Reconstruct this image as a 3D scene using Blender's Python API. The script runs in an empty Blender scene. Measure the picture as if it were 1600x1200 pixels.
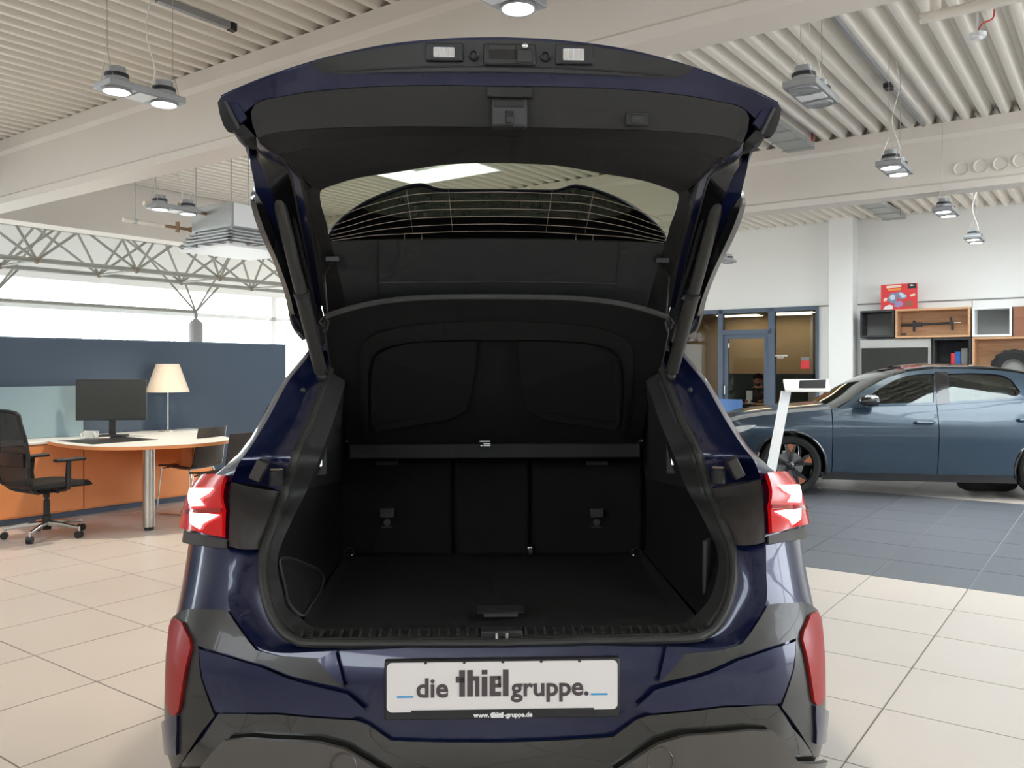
import bpy, bmesh, math, random
from math import sin, cos, pi, radians, sqrt
from mathutils import Vector, Matrix
from mathutils.geometry import delaunay_2d_cdt
random.seed(7)
SC = bpy.context.scene
C = SC.collection
# ------------------------------------------------------------------ camera
H, F, CX, CY = 1.42, 1320.0, 800.0, 575.0     # eye height, focal length and horizon of the 1600x1200 frame
cam = bpy.data.cameras.new('camera'); cam_o = bpy.data.objects.new('camera', cam); C.objects.link(cam_o)
cam.sensor_width = 36.0; cam.lens = 36.0*F/1600.0; cam.shift_y = -(600-CY)/1600.0
cam.clip_start = 0.05; cam.clip_end = 300
cam_o.location = (0, 0, H); cam_o.rotation_euler = (pi/2, 0, 0)
SC.camera = cam_o
# ------------------------------------------------------------------ world, daylight, exposure
w = bpy.data.worlds.new('overcast_sky'); SC.world = w; w.use_nodes = True
nt = w.node_tree; bg = nt.nodes['Background']
bg.inputs[0].default_value = (0.90, 0.95, 1.0, 1); bg.inputs[1].default_value = 6.5
SC.view_settings.view_transform = 'Standard'; SC.view_settings.look = 'None'
SC.view_settings.gamma = 1.0; SC.view_settings.use_curve_mapping = False
SC.view_settings.exposure = 0.45
try:
    SC.cycles.max_bounces = 7; SC.cycles.diffuse_bounces = 4; SC.cycles.glossy_bounces = 3
    SC.cycles.use_adaptive_sampling = True; SC.cycles.adaptive_threshold = 0.05; SC.cycles.adaptive_min_samples = 12; SC.cycles.transparent_max_bounces = 16
    SC.cycles.caustics_reflective = False; SC.cycles.caustics_refractive = False
    SC.cycles.sample_clamp_indirect = 6.0
    SC.cycles.use_denoising = True
except Exception: pass
RZ = radians(-36.0)                            # the building's axes are turned 36 degrees against the view
CR, SR = cos(RZ), sin(RZ)
def rw(x, y, z=0.0):                           # room coordinates -> world
    return Vector((x*CR - y*SR, x*SR + y*CR, z))
def wr(X, Y):                                  # world -> room
    return (X*CR + Y*SR, -X*SR + Y*CR)
def portal(name, x, y, z, sx, sz, face):       # daylight openings of the hall (sampling portals for the sky)
    l = bpy.data.lights.new(name, 'AREA'); l.shape = 'RECTANGLE'; l.size = sx; l.size_y = sz
    l.cycles.is_portal = True
    o = bpy.data.objects.new(name, l); C.objects.link(o); o.location = rw(x, y, z)
    # area lamps shine along -Z
    o.rotation_euler = (pi/2, 0, RZ + face)
    return o
portal('window_portal', -15.3, 7, 1.6, 26, 3.0, -pi/2)     # left facade, shining to +x
portal('added_clerestory_portal', .5, -6.25, 3.2, 13, 1.2, 0)  # unseen opening, added for fill from behind the camera
portal('window_portal', 7.0, 7.0, 2.0, 5.6, 3.8, pi/2)        # right facade, shining to -x
#        # facade behind the photographer, shining to +y
for x_, y_, w_, h_ in ((-6.9, 7.35, 1.4, 1.9), (-7.3, .6, 1.6, 2.4), (2.25, 7.2, 3.9, 3.6), (2.6, 12.0, 3.2, 2.6), (-1.8, 11.45, 3.2, 2.7), (4.0, 1.0, 3.0, 2.6)):
    o = portal('skylight_portal', x_, y_, 4.64, w_, h_, 0); o.rotation_euler = (0, 0, RZ)
def at_z(px, py, z):                           # world point on a horizontal plane
    Y = (z-H)*F/(CY-py); return Vector(((px-CX)/F*Y, Y, z))
def at_d(px, py, Y):
    return Vector(((px-CX)/F*Y, Y, H+(CY-py)/F*Y))
def room_z(px, py, z):
    p = at_z(px, py, z); x, y = wr(p.x, p.y); return x, y
def room_y(px, py, y):                         # hit of a pixel ray with the room plane y = const -> (x, z)
    r = (px-CX)/F; Y = y/(-r*SR + CR); x, _ = wr(r*Y, Y)
    return x, H+(CY-py)/F*Y
def room_x(px, py, x):
    r = (px-CX)/F; Y = x/(r*CR + SR); _, y = wr(r*Y, Y)
    return y, H+(CY-py)/F*Y
# ------------------------------------------------------------------ materials
MATS = {}
def mat(name, col, rough=0.5, metal=0.0, coat=0.0, emit=None, estr=0.0, noise=0.0, nscale=40.0, bump=0.0, bscale=200.0, spec=0.5, alpha=1.0, trans=0.0, ior=1.45, sheen=0.0):
    if name in MATS: return MATS[name]
    m = bpy.data.materials.new(name); m.use_nodes = True; n = m.node_tree.nodes; L = m.node_tree.links
    b = n['Principled BSDF']
    b.inputs['Base Color'].default_value = (*col, 1); b.inputs['Roughness'].default_value = rough
    b.inputs['Metallic'].default_value = metal; b.inputs['Coat Weight'].default_value = coat
    b.inputs['Coat Roughness'].default_value = 0.03
    b.inputs['Specular IOR Level'].default_value = spec; b.inputs['Alpha'].default_value = alpha
    b.inputs['Transmission Weight'].default_value = trans; b.inputs['IOR'].default_value = ior
    b.inputs['Sheen Weight'].default_value = sheen
    if emit: b.inputs['Emission Color'].default_value = (*emit, 1); b.inputs['Emission Strength'].default_value = estr
    if noise or bump:
        tc = n.new('ShaderNodeTexCoord')
    if noise:
        t = n.new('ShaderNodeTexNoise'); t.inputs['Scale'].default_value = nscale; t.inputs['Detail'].default_value = 4
        L.new(tc.outputs['Object'], t.inputs['Vector'])
        r = n.new('ShaderNodeMapRange'); r.inputs[3].default_value = 1-noise; r.inputs[4].default_value = 1+noise
        L.new(t.outputs['Fac'], r.inputs[0])
        mx = n.new('ShaderNodeMix'); mx.data_type = 'RGBA'; mx.blend_type = 'MULTIPLY'; mx.inputs[0].default_value = 1
        mx.inputs[6].default_value = (*col, 1); L.new(r.outputs[0], mx.inputs[7]); L.new(mx.outputs[2], b.inputs['Base Color'])
    if bump:
        t = n.new('ShaderNodeTexNoise'); t.inputs['Scale'].default_value = bscale; t.inputs['Detail'].default_value = 3
        L.new(tc.outputs['Object'], t.inputs['Vector'])
        bu = n.new('ShaderNodeBump'); bu.inputs['Strength'].default_value = bump; bu.inputs['Distance'].default_value = 0.002
        L.new(t.outputs['Fac'], bu.inputs['Height']); L.new(bu.outputs[0], b.inputs['Normal'])
    MATS[name] = m; return m
def wood(name, c1, c2, scale=(1.2, 14, 14), rough=0.45):
    m = bpy.data.materials.new(name); m.use_nodes = True; n = m.node_tree.nodes; L = m.node_tree.links
    b = n['Principled BSDF']; tc = n.new('ShaderNodeTexCoord'); mp = n.new('ShaderNodeMapping'); mp.inputs['Scale'].default_value = scale
    t = n.new('ShaderNodeTexNoise'); t.inputs['Scale'].default_value = 2.0; t.inputs['Detail'].default_value = 6
    r = n.new('ShaderNodeValToRGB'); r.color_ramp.elements[0].position = 0.3; r.color_ramp.elements[1].position = 0.7
    r.color_ramp.elements[0].color = (*c1, 1); r.color_ramp.elements[1].color = (*c2, 1)
    L.new(tc.outputs['Object'], mp.inputs[0]); L.new(mp.outputs[0], t.inputs['Vector']); L.new(t.outputs['Fac'], r.inputs[0]); L.new(r.outputs[0], b.inputs['Base Color'])
    b.inputs['Roughness'].default_value = rough; MATS[name] = m; return m
def pane(name, tint, refl=0.06, rough=0.0):    # thin glazing: clear tinted sheet with a fresnel mirror
    m = bpy.data.materials.new(name); m.use_nodes = True; n = m.node_tree.nodes; L = m.node_tree.links
    n.remove(n['Principled BSDF']); out = n['Material Output']
    tr = n.new('ShaderNodeBsdfTransparent'); tr.inputs[0].default_value = (*tint, 1)
    gl = n.new('ShaderNodeBsdfGlossy'); gl.inputs['Roughness'].default_value = rough
    lw = n.new('ShaderNodeLayerWeight'); lw.inputs[0].default_value = 0.5      # 'Facing' is the same on both sides of the sheet
    fr = n.new('ShaderNodeMath'); fr.operation = 'POWER'; fr.inputs[1].default_value = 4.5; L.new(lw.outputs['Facing'], fr.inputs[0])
    mx = n.new('ShaderNodeMixShader'); ad = n.new('ShaderNodeMath'); ad.operation = 'ADD'; ad.inputs[1].default_value = refl; ad.use_clamp = True
    L.new(fr.outputs[0], ad.inputs[0]); L.new(ad.outputs[0], mx.inputs[0]); L.new(tr.outputs[0], mx.inputs[1]); L.new(gl.outputs[0], mx.inputs[2]); L.new(mx.outputs[0], out.inputs[0])
    MATS[name] = m; return m
def tile_mat(name, col, rough, var=0.05):
    m = bpy.data.materials.new(name); m.use_nodes = True; n = m.node_tree.nodes; L = m.node_tree.links
    b = n['Principled BSDF']; oi = n.new('ShaderNodeObjectInfo'); g = n.new('ShaderNodeNewGeometry')
    t = n.new('ShaderNodeTexNoise'); t.inputs['Scale'].default_value = 1.7; t.inputs['Detail'].default_value = 5
    L.new(g.outputs['Position'], t.inputs['Vector'])
    a = n.new('ShaderNodeMath'); a.operation = 'MULTIPLY_ADD'; a.inputs[1].default_value = 0.4; L.new(oi.outputs['Random'], a.inputs[0]); L.new(t.outputs['Fac'], a.inputs[2])
    r = n.new('ShaderNodeMapRange'); r.inputs[1].default_value = 0.2; r.inputs[2].default_value = 1.1; r.inputs[3].default_value = 1-var; r.inputs[4].default_value = 1+var; L.new(a.outputs[0], r.inputs[0])
    mx = n.new('ShaderNodeMix'); mx.data_type = 'RGBA'; mx.blend_type = 'MULTIPLY'; mx.inputs[0].default_value = 1
    mx.inputs[6].default_value = (*col, 1); L.new(r.outputs[0], mx.inputs[7]); L.new(mx.outputs[2], b.inputs['Base Color'])
    b.inputs['Roughness'].default_value = rough; b.inputs['Specular IOR Level'].default_value = 0.45
    MATS[name] = m; return m
# room
tile_mat('beige_tile', (0.60, 0.545, 0.50), 0.32)
tile_mat('slate_tile', (0.122, 0.136, 0.158), 0.34, 0.10)
mat('grout', (0.22, 0.19, 0.165), 0.95, spec=0.1)
mat('cream_paint', (0.79, 0.735, 0.675), 0.75, noise=0.02, nscale=3)
mat('ceiling_paint', (0.82, 0.775, 0.70), 0.55)
mat('white_paint', (0.88, 0.88, 0.865), 0.8)
mat('grey_wall', (0.58, 0.56, 0.54), 0.8)
mat('slate_grout', (0.33, 0.35, 0.38), 0.9)
mat('white_frame', (0.80, 0.82, 0.82), 0.4)
mat('blue_frame', (0.10, 0.135, 0.19), 0.45)
mat('truss_steel', (0.30, 0.30, 0.27), 0.5, 0.2)
mat('galv', (0.45, 0.47, 0.47), 0.45, 0.6, noise=0.1, nscale=12)
mat('brass', (0.34, 0.22, 0.13), 0.5, 0.5)
mat('node_steel', (0.26, 0.21, 0.15), 0.6, 0.2)
mat('concrete', (0.30, 0.30, 0.30), 0.6)
pane('clear_pane', (0.96, 0.98, 0.97), 0.02)
pane('office_pane', (0.86, 0.85, 0.82), 0.018)
mat('asphalt', (0.62, 0.60, 0.58), 0.9, noise=0.1)
mat('pale_bark', (0.55, 0.47, 0.42), 0.9); mat('pale_leaf', (0.42, 0.50, 0.44), 0.9)  # outdoor overexposure put into the pale tree colours
# furniture
mat('partition_blue', (0.082, 0.112, 0.155), 0.85, bump=0.2, bscale=400)
mat('screen_bluegrey', (0.26, 0.36, 0.40), 0.5)
mat('orange_laminate', (0.90, 0.345, 0.125), 0.42, noise=0.03, nscale=5)
mat('orange_dark', (0.40, 0.12, 0.05), 0.6)
mat('white_laminate', (0.84, 0.84, 0.80), 0.3)
mat('steel', (0.55, 0.52, 0.48), 0.3, 0.95)
mat('chrome', (0.8, 0.8, 0.8), 0.12, 1.0)
mat('black_plastic', (0.022, 0.022, 0.023), 0.45)
mat('black_mesh', (0.03, 0.03, 0.03), 0.8, alpha=0.80)
mat('black_fabric', (0.022, 0.022, 0.023), 0.95)
mat('brown_shell', (0.045, 0.035, 0.030), 0.5)
mat('screen_off', (0.028, 0.030, 0.026), 0.35)
mat('lamp_shade', (0.80, 0.68, 0.55), 0.9)
mat('paper', (0.82, 0.82, 0.80), 0.8)
mat('lamp_grey', (0.32, 0.33, 0.34), 0.4, 0.4)
mat('lamp_on', (1, 1, 1), 0.5, emit=(1.0, 0.97, 0.92), estr=9.0)
mat('lamp_off', (0.75, 0.75, 0.75), 0.15, 0.8)
mat('lamp_white', (0.8, 0.82, 0.84), 0.4)
mat('dark_hole', (0.03, 0.028, 0.025), 0.9)
wood('oak', (0.50, 0.27, 0.14), (0.66, 0.40, 0.22))
wood('walnut', (0.24, 0.095, 0.05), (0.30, 0.125, 0.07))
mat('box_black', (0.03, 0.032, 0.035), 0.6); mat('box_grey', (0.50, 0.50, 0.48), 0.7)
mat('box_inner_grey', (0.24, 0.24, 0.23), 0.7)
mat('poster_red', (0.70, 0.045, 0.05), 0.5); mat('poster_orange', (0.80, 0.30, 0.06), 0.5); mat('poster_blue', (0.18, 0.26, 0.38), 0.5)
mat('poster_lilac', (0.32, 0.24, 0.45), 0.5); mat('poster_brown', (0.30, 0.10, 0.07), 0.5); mat('poster_pale', (0.55, 0.65, 0.72), 0.5)
mat('cable_blue', (0.03, 0.14, 0.45), 0.5); mat('cable_red', (0.55, 0.06, 0.04), 0.5)
mat('office_wall', (0.48, 0.37, 0.23), 0.9); mat('office_panel', (0.12, 0.17, 0.165), 0.8)
mat('office_light', (1, 1, 1), 0.5, emit=(1.0, 0.86, 0.62), estr=4.5)
mat('office_ceiling', (0.30, 0.29, 0.25), 0.9); mat('office_floor', (0.20, 0.17, 0.13), 0.8)
mat('desk_wood', (0.40, 0.20, 0.09), 0.5); mat('chair_blue', (0.10, 0.22, 0.50), 0.6)
mat('skin', (0.60, 0.27, 0.17), 0.6); mat('hair', (0.035, 0.018, 0.012), 0.8); mat('shirt', (0.05, 0.045, 0.045), 0.9)
# ------------------------------------------------------------------ mesh helpers
class MB:
    def __init__(s): s.v = []; s.f = []
    def add(s, vs, fs):
        o = len(s.v); s.v += [Vector(q) for q in vs]; s.f += [tuple(i+o for i in f) for f in fs]; return s
    def box(s, c, d, rz=0.0, ry=0.0, rx=0.0):
        M = Matrix.Rotation(rz, 3, 'Z') @ Matrix.Rotation(ry, 3, 'Y') @ Matrix.Rotation(rx, 3, 'X'); c = Vector(c)
        vs = [c + M @ Vector((sx*d[0]/2, sy*d[1]/2, sz*d[2]/2)) for sx in (-1, 1) for sy in (-1, 1) for sz in (-1, 1)]
        return s.add(vs, [(0,1,3,2),(4,6,7,5),(0,4,5,1),(2,3,7,6),(0,2,6,4),(1,5,7,3)])
    def span(s, a, b):
        return s.box([(a[i]+b[i])/2 for i in range(3)], [abs(a[i]-b[i]) for i in range(3)])
    def cyl(s, p0, p1, r0, r1=None, n=16, cap=True):
        r1 = r0 if r1 is None else r1; p0 = Vector(p0); p1 = Vector(p1); d = (p1-p0).normalized()
        u = d.orthogonal().normalized(); v = d.cross(u)
        vs = [p + (u*cos(2*pi*i/n) + v*sin(2*pi*i/n))*r for p, r in ((p0, r0), (p1, r1)) for i in range(n)]
        fs = [(i, (i+1) % n, n+(i+1) % n, n+i) for i in range(n)]
        if cap: fs += [tuple(reversed(range(n))), tuple(range(n, 2*n))]
        return s.add(vs, fs)
    def tube(s, pts, r, n=8, closed=False):
        pts = [Vector(p) for p in pts]; m = len(pts); rs = r if isinstance(r, (list, tuple)) else [r]*m
        up = None; vs = []
        for i, p in enumerate(pts):
            a = pts[(i-1) % m] if (closed or i > 0) else p; b = pts[(i+1) % m] if (closed or i < m-1) else p
            d = (b-a).normalized()
            if up is None: up = d.orthogonal().normalized()
            up = (up - d*up.dot(d)); up = up.normalized() if up.length > 1e-6 else d.orthogonal().normalized(); q = d.cross(up)
            vs += [p + (up*cos(2*pi*k/n)+q*sin(2*pi*k/n))*rs[i] for k in range(n)]
        fs = []
        for i in range(m if closed else m-1):
            j = (i+1) % m
            fs += [(i*n+k, i*n+(k+1) % n, j*n+(k+1) % n, j*n+k) for k in range(n)]
        if not closed: fs += [tuple(reversed(range(n))), tuple(range((m-1)*n, m*n))]
        return s.add(vs, fs)
    def loft(s, rows, close_u=False, flip=False):
        n = len(rows[0]); vs = [q for r in rows for q in r]; fs = []
        for i in range(len(rows)-1):
            for k in range(n if close_u else n-1):
                f = (i*n+k, i*n+(k+1) % n, (i+1)*n+(k+1) % n, (i+1)*n+k)
                fs.append(tuple(reversed(f)) if flip else f)
        return s.add(vs, fs)
    def prism(s, poly, z0, z1):                # poly in xy
        n = len(poly); vs = [(x, y, z0) for x, y in poly] + [(x, y, z1) for x, y in poly]
        return s.add(vs, [tuple(reversed(range(n))), tuple(range(n, 2*n))] + [(i, (i+1) % n, n+(i+1) % n, n+i) for i in range(n)])
    def plate(s, poly3, off):                  # closed polygon in 3d thickened by the vector off
        n = len(poly3); off = Vector(off); vs = [Vector(q) for q in poly3] + [Vector(q)+off for q in poly3]
        return s.add(vs, [tuple(reversed(range(n))), tuple(range(n, 2*n))] + [(i, (i+1) % n, n+(i+1) % n, n+i) for i in range(n)])
    def lathe(s, prof, c=(0,0,0), n=24, axis='Z'):
        c = Vector(c); vs = []
        for r, h in prof:
            for i in range(n):
                a = 2*pi*i/n
                q = Vector((r*cos(a), r*sin(a), h))
                if axis == 'Y': q = Vector((q.x, q.z, q.y))
                if axis == 'X': q = Vector((q.z, q.x, q.y))
                vs.append(c+q)
        fs = [(i*n+k, i*n+(k+1) % n, (i+1)*n+(k+1) % n, (i+1)*n+k) for i in range(len(prof)-1) for k in range(n)]
        return s.add(vs, fs)
    def ball(s, c, r, n=12, m=8):
        r = r if isinstance(r, (list, tuple)) else (r, r, r); c = Vector(c); vs = []
        for i in range(m+1):
            t = pi*i/m
            vs += [c+Vector((r[0]*sin(t)*cos(2*pi*k/n), r[1]*sin(t)*sin(2*pi*k/n), r[2]*cos(t))) for k in range(n)]
        fs = [(i*n+k, (i+1)*n+k, (i+1)*n+(k+1) % n, i*n+(k+1) % n) for i in range(m) for k in range(n)]
        return s.add(vs, fs)
    def mesh(s, name, m, smooth=True, angle=35, solid=0.0):
        me = bpy.data.meshes.new(name); me.from_pydata([tuple(q) for q in s.v], [], s.f)
        bm = bmesh.new(); bm.from_mesh(me); bmesh.ops.remove_doubles(bm, verts=bm.verts, dist=1e-6)
        bmesh.ops.dissolve_degenerate(bm, edges=bm.edges, dist=1e-7); bmesh.ops.recalc_face_normals(bm, faces=bm.faces)
        if solid:                               # give a sheet its thickness, with a square rim
            bm.normal_update(); bm.verts.index_update()
            co = [(v.co.copy(), v.normal.copy()) for v in bm.verts]; n = len(co)
            fs = [[v.index for v in f.verts] for f in bm.faces]
            rim = [(e.verts[0].index, e.verts[1].index) for e in bm.edges if len(e.link_faces) == 1]
            bm.free(); bm = bmesh.new()
            vs = [bm.verts.new(c + k*q*(solid/2)) for k in (1, -1) for c, q in co]
            for f in fs:
                for idx in (f, [i+n for i in reversed(f)]):
                    try: bm.faces.new([vs[i] for i in idx])
                    except ValueError: pass
            for i, j in rim:
                try: bm.faces.new([vs[i], vs[j], vs[j+n], vs[i+n]])
                except ValueError: pass
            bmesh.ops.recalc_face_normals(bm, faces=bm.faces)
        bm.to_mesh(me); bm.free()
        if m: me.materials.append(MATS[m] if isinstance(m, str) else m)
        if smooth: me.shade_smooth(); me.set_sharp_from_angle(angle=radians(angle))
        return me
    def obj(s, name, m, parent=None, loc=None, rz=None, solid=0.0, bevel=0.0, smooth=True, angle=35, off=0.0):
        o = bpy.data.objects.new(name, s.mesh(name, m, smooth, angle, solid)); C.objects.link(o)
        if parent is not None: o.parent = parent
        if loc is not None: o.location = loc
        if rz is not None: o.rotation_euler = (0, 0, rz)
        if bevel:
            md = o.modifiers.new('bevel', 'BEVEL'); md.width = bevel; md.segments = 2; md.limit_method = 'ANGLE'; md.angle_limit = radians(40)
        return o
def empty(name, loc=(0,0,0), rz=0.0):
    o = bpy.data.objects.new(name, None); C.objects.link(o); o.location = loc; o.rotation_euler = (0, 0, rz); o.empty_display_size = 0.1; return o
def tag(o, label=None, cat=None, group=None, kind=None):
    if label: o['label'] = label
    if cat: o['category'] = cat
    if group: o['group'] = group
    if kind: o['kind'] = kind
    return o
def rempty(name, x, y, z, rz=0.0): return empty(name, rw(x, y, z), RZ+rz)      # an Empty placed in room coordinates
def room_struct(name, mb, m, x=0, y=0, z=0, **k):
    o = mb.obj(name, m, loc=rw(x, y, z), rz=RZ, **k); o['kind'] = 'structure'; return o
def copy_tree(o, parent=None):
    c = o.copy(); C.objects.link(c); c.parent = parent
    for ch in list(o.children): copy_tree(ch, c)
    return c
def cat_rom(pts, sub=6, closed=False):
    pts = [Vector(p) for p in pts]; n = len(pts); out = []
    for i in range(n if closed else n-1):
        p0 = pts[(i-1) % n] if (closed or i > 0) else pts[i]; p1 = pts[i]; p2 = pts[(i+1) % n]
        p3 = pts[(i+2) % n] if (closed or i+2 < n) else p2
        for k in range(sub):
            t = k/sub
            out.append(0.5*((2*p1) + (p2-p0)*t + (2*p0-5*p1+4*p2-p3)*t*t + (3*p1-p0-3*p2+p3)*t**3))
    if not closed: out.append(pts[-1])
    return out
def interp(tab, x):
    if x <= tab[0][0]: return tab[0][1]
    for (a, u), (b, v) in zip(tab, tab[1:]):
        if x <= b: return u + (v-u)*(x-a)/(b-a)
    return tab[-1][1]
def sinterp(tab, x):                           # smooth (monotone-ish catmull) interpolation
    if x <= tab[0][0]: return tab[0][1]
    n = len(tab)
    for i in range(n-1):
        a, u = tab[i]; b, v = tab[i+1]
        if x <= b:
            t = (x-a)/(b-a)
            m0 = (tab[i+1][1]-tab[i-1][1])/(tab[i+1][0]-tab[i-1][0])*(b-a) if i > 0 else v-u
            m1 = (tab[i+2][1]-tab[i][1])/(tab[i+2][0]-tab[i][0])*(b-a) if i+2 < n else v-u
            return (2*t**3-3*t*t+1)*u + (t**3-2*t*t+t)*m0 + (-2*t**3+3*t*t)*v + (t**3-t*t)*m1
    return tab[-1][1]
def inside(p, poly):
    x, y = p; c = False; j = len(poly)-1
    for i in range(len(poly)):
        xi, yi = poly[i]; xj, yj = poly[j]
        if (yi > y) != (yj > y) and x < (xj-xi)*(y-yi)/(yj-yi)+xi: c = not c
        j = i
    return c
def resample(poly, step):
    out = []
    n = len(poly)
    for i in range(n):
        a = Vector(poly[i]); b = Vector(poly[(i+1) % n]); L = (b-a).length; k = max(1, int(L/step+0.5))
        out += [a + (b-a)*(j/k) for j in range(k)]
    return [tuple(q) for q in out]
def cdt_patch(mb, outline, step, fn, holes=(), sx=1.0):
    """fill a 2d outline (holes cut out) with triangles of about the given step and lay it on the surface fn(u, v)"""
    loops = [resample(outline, step)] + [resample(h, step) for h in holes]
    vs = []; es = []
    for lp in loops:
        o = len(vs); vs += [Vector(q) for q in lp]; es += [(o+i, o+(i+1) % len(lp)) for i in range(len(lp))]
    us = [q[0] for q in outline]; ws = [q[1] for q in outline]
    y = min(ws)+step*0.5; k = 0
    near = step*0.45
    while y < max(ws):
        x = min(us)+step*(0.5 if k % 2 else 0.25)
        while x < max(us):
            if inside((x, y), outline) and not any(inside((x, y), h) for h in holes):
                if all((x-q[0])**2+(y-q[1])**2 > near*near for lp in loops for q in lp): vs.append(Vector((x, y)))
            x += step
        y += step; k += 1
    r = delaunay_2d_cdt(vs, es, [], 0, 1e-7)
    rv, rf = r[0], r[2]; fs = []
    for f in rf:
        cx = sum(rv[i][0] for i in f)/3; cy = sum(rv[i][1] for i in f)/3
        if inside((cx, cy), outline) and not any(inside((cx, cy), h) for h in holes): fs.append(tuple(f))
    used = sorted({i for f in fs for i in f}); mp = {i: k for k, i in enumerate(used)}
    return mb.add([fn(rv[i][0], rv[i][1]) for i in used], [tuple(mp[i] for i in f) for f in fs])
def text_mesh(body, size, m, bold=0.0, ext=0.0006, name='lettering'):
    cu = bpy.data.curves.new(name, 'FONT'); cu.body = body; cu.size = size; cu.offset = bold; cu.extrude = ext
    cu.align_x = 'CENTER'; cu.resolution_u = 4
    o = bpy.data.objects.new(name, cu); C.objects.link(o); bpy.context.view_layer.update()
    me = bpy.data.meshes.new_from_object(o.evaluated_get(bpy.context.evaluated_depsgraph_get()))
    bpy.data.objects.remove(o); me.materials.clear(); me.materials.append(MATS[m]); me.name = name; return me
# ================================================================== the hall
P = 0.59                                        # tile pitch
X0, Y0 = -0.82, 2.58                            # a joint crossing
floor = room_struct('floor', MB().span((-15, -6, -0.05), (7, 20, -0.006)), 'grout')
def proj(x, y, z=0.0):
    p = rw(x, y, z)
    if p.y < 0.3: return None
    return (CX+F*p.x/p.y, CY-F*(p.z-H)/p.y)
tiles = []
for i in range(-15, 26):
    for j in range(-15, 30):
        x0 = X0-(i+1)*P; y0 = Y0+j*P
        if x0 < -15 or x0+P > 7 or y0 < -6 or y0+P > 20: continue
        dark = y0+P/2 > 6.1 and y0+P/2 < 10.3 and x0+P/2 > -4.4
        q = [proj(x0+u*P, y0+v*P) for u, v in ((0,0),(1,0),(1,1),(0,1))]
        area = 0.0
        if all(q):
            A = 0.5*abs(sum(q[k][0]*q[(k+1) % 4][1]-q[(k+1) % 4][0]*q[k][1] for k in range(4)))
            cx = sum(t[0] for t in q)/4; cy = sum(t[1] for t in q)/4
            bx0 = min(t[0] for t in q); bx1 = max(t[0] for t in q); by0 = min(t[1] for t in q)
            if bx1 > 0 and bx0 < 1600 and by0 < 1200 and not (bx0 > 285 and bx1 < 1265): area = A
        tiles.append((area, x0, y0, dark))
tiles.sort(key=lambda t: -t[0])
g = 0.003
def tile_box(mb, x0, y0):
    a, b, c = g, P-g, 0.0012
    vs = [(x0+a, y0+a, -0.008), (x0+b, y0+a, -0.008), (x0+b, y0+b, -0.008), (x0+a, y0+b, -0.008),
          (x0+a+c, y0+a+c, 0), (x0+b-c, y0+a+c, 0), (x0+b-c, y0+b-c, 0), (x0+a+c, y0+b-c, 0)]
    return mb.add(vs, [(0,1,5,4),(1,2,6,5),(2,3,7,6),(3,0,4,7),(4,5,6,7),(3,2,1,0)])
MB().span((-4.4, 6.12, -.0062), (7, 10.29, -.0055)).obj('slate_bed', 'slate_grout', floor)
t_me = {d: tile_box(MB(), 0, 0).mesh('tile', 'slate_tile' if d else 'beige_tile', smooth=False) for d in (False, True)}
rest = {False: MB(), True: MB()}; n_t = 0
for area, x0, y0, dark in tiles:
    if area > 0 and n_t < 300:
        o = bpy.data.objects.new('tile', t_me[dark]); C.objects.link(o); o.parent = floor; o.location = (x0, y0, 0); n_t += 1
    else: tile_box(rest[dark], x0, y0)
for d in (False, True):
    o = rest[d].obj('tile_field', 'slate_tile' if d else 'beige_tile', floor, smooth=False); o['kind'] = 'stuff'
# ---- corrugated ceiling in sheets, a skylight left open in the middle bay
ZC = 3.86
SKYS = [(-7.6, -6.2, 6.4, 8.3), (-8.1, -6.5, -.6, 1.8), (0.3, 4.2, 5.4, 9.0), (1.0, 4.2, 10.7, 13.3), (-3.4, -.2, 10.1, 12.8), (2.5, 5.5, -.3, 2.3)]     # rooflights: x0, x1, y0, y1 (one in view, the others unseen, added to light the hall)
def corrugated(x0, x1, y0, y1, pitch=0.165, depth=0.10):
    pr = []; n = max(1, int(round((x1-x0)/pitch)))
    for i in range(n):
        a = x0+i*(x1-x0)/n; p = (x1-x0)/n
        pr += [(a, depth), (a+p*0.16, depth), (a+p*0.38, 0.006), (a+p*0.42, 0.0), (a+p*0.72, 0.0), (a+p*0.76, 0.006), (a+p*0.94, depth-0.004)]
    pr.append((x1, depth))
    return MB().loft([[(x, y, ZC+z) for x, z in pr] for y in (y0, y1)])
def around(x0, x1, y0, y1):                      # a bay cut round its rooflights
    hs = sorted(q for q in SKYS if q[2] >= y0 and q[3] <= y1); out = []; x = x0
    for h in hs:
        out += [(x, h[0], y0, y1), (h[0], h[1], y0, h[2]), (h[0], h[1], h[3], y1)]; x = h[1]
    return out + [(x, x1, y0, y1)]
sheets = around(-10.7, 7, -6, -.8) + around(-10.7, 7, -.8, 4.25) + around(-10.7, 7, 4.25, 9.45) + around(-10.7, 7, 9.45, 14.6)
roof_mb = MB()
for a, b, c_, d_ in sheets: roof_mb.span((a, c_, 4.02), (b, d_, 4.12))
ceil = room_struct('ceiling', roof_mb, 'ceiling_paint')
for s_ in sheets: corrugated(*s_).obj('ceiling_sheet', 'ceiling_paint', ceil, solid=0.002, angle=50)
for n_, (x0, x1, y0, y1) in enumerate(SKYS):
    cb = MB().span((x0-.03, y0, ZC-.02), (x0, y1, 4.6)).span((x1, y0, ZC-.02), (x1+.03, y1, 4.6)).span((x0-.03, y0-.03, ZC-.02), (x1+.03, y0, 4.6)).span((x0-.03, y1, ZC-.02), (x1+.03, y1+.03, 4.6))
    sk_ = room_struct('window_%d' % (n_+30), cb, 'white_paint')
    MB().span((x0, y0, 4.58), (x1, y1, 4.6)).obj('pane', 'clear_pane', sk_)
    MB().span(((x0+x1)/2-.02, y0, 4.5), ((x0+x1)/2+.02, y1, 4.58)).obj('glazing_bar', 'white_frame', sk_)
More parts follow.
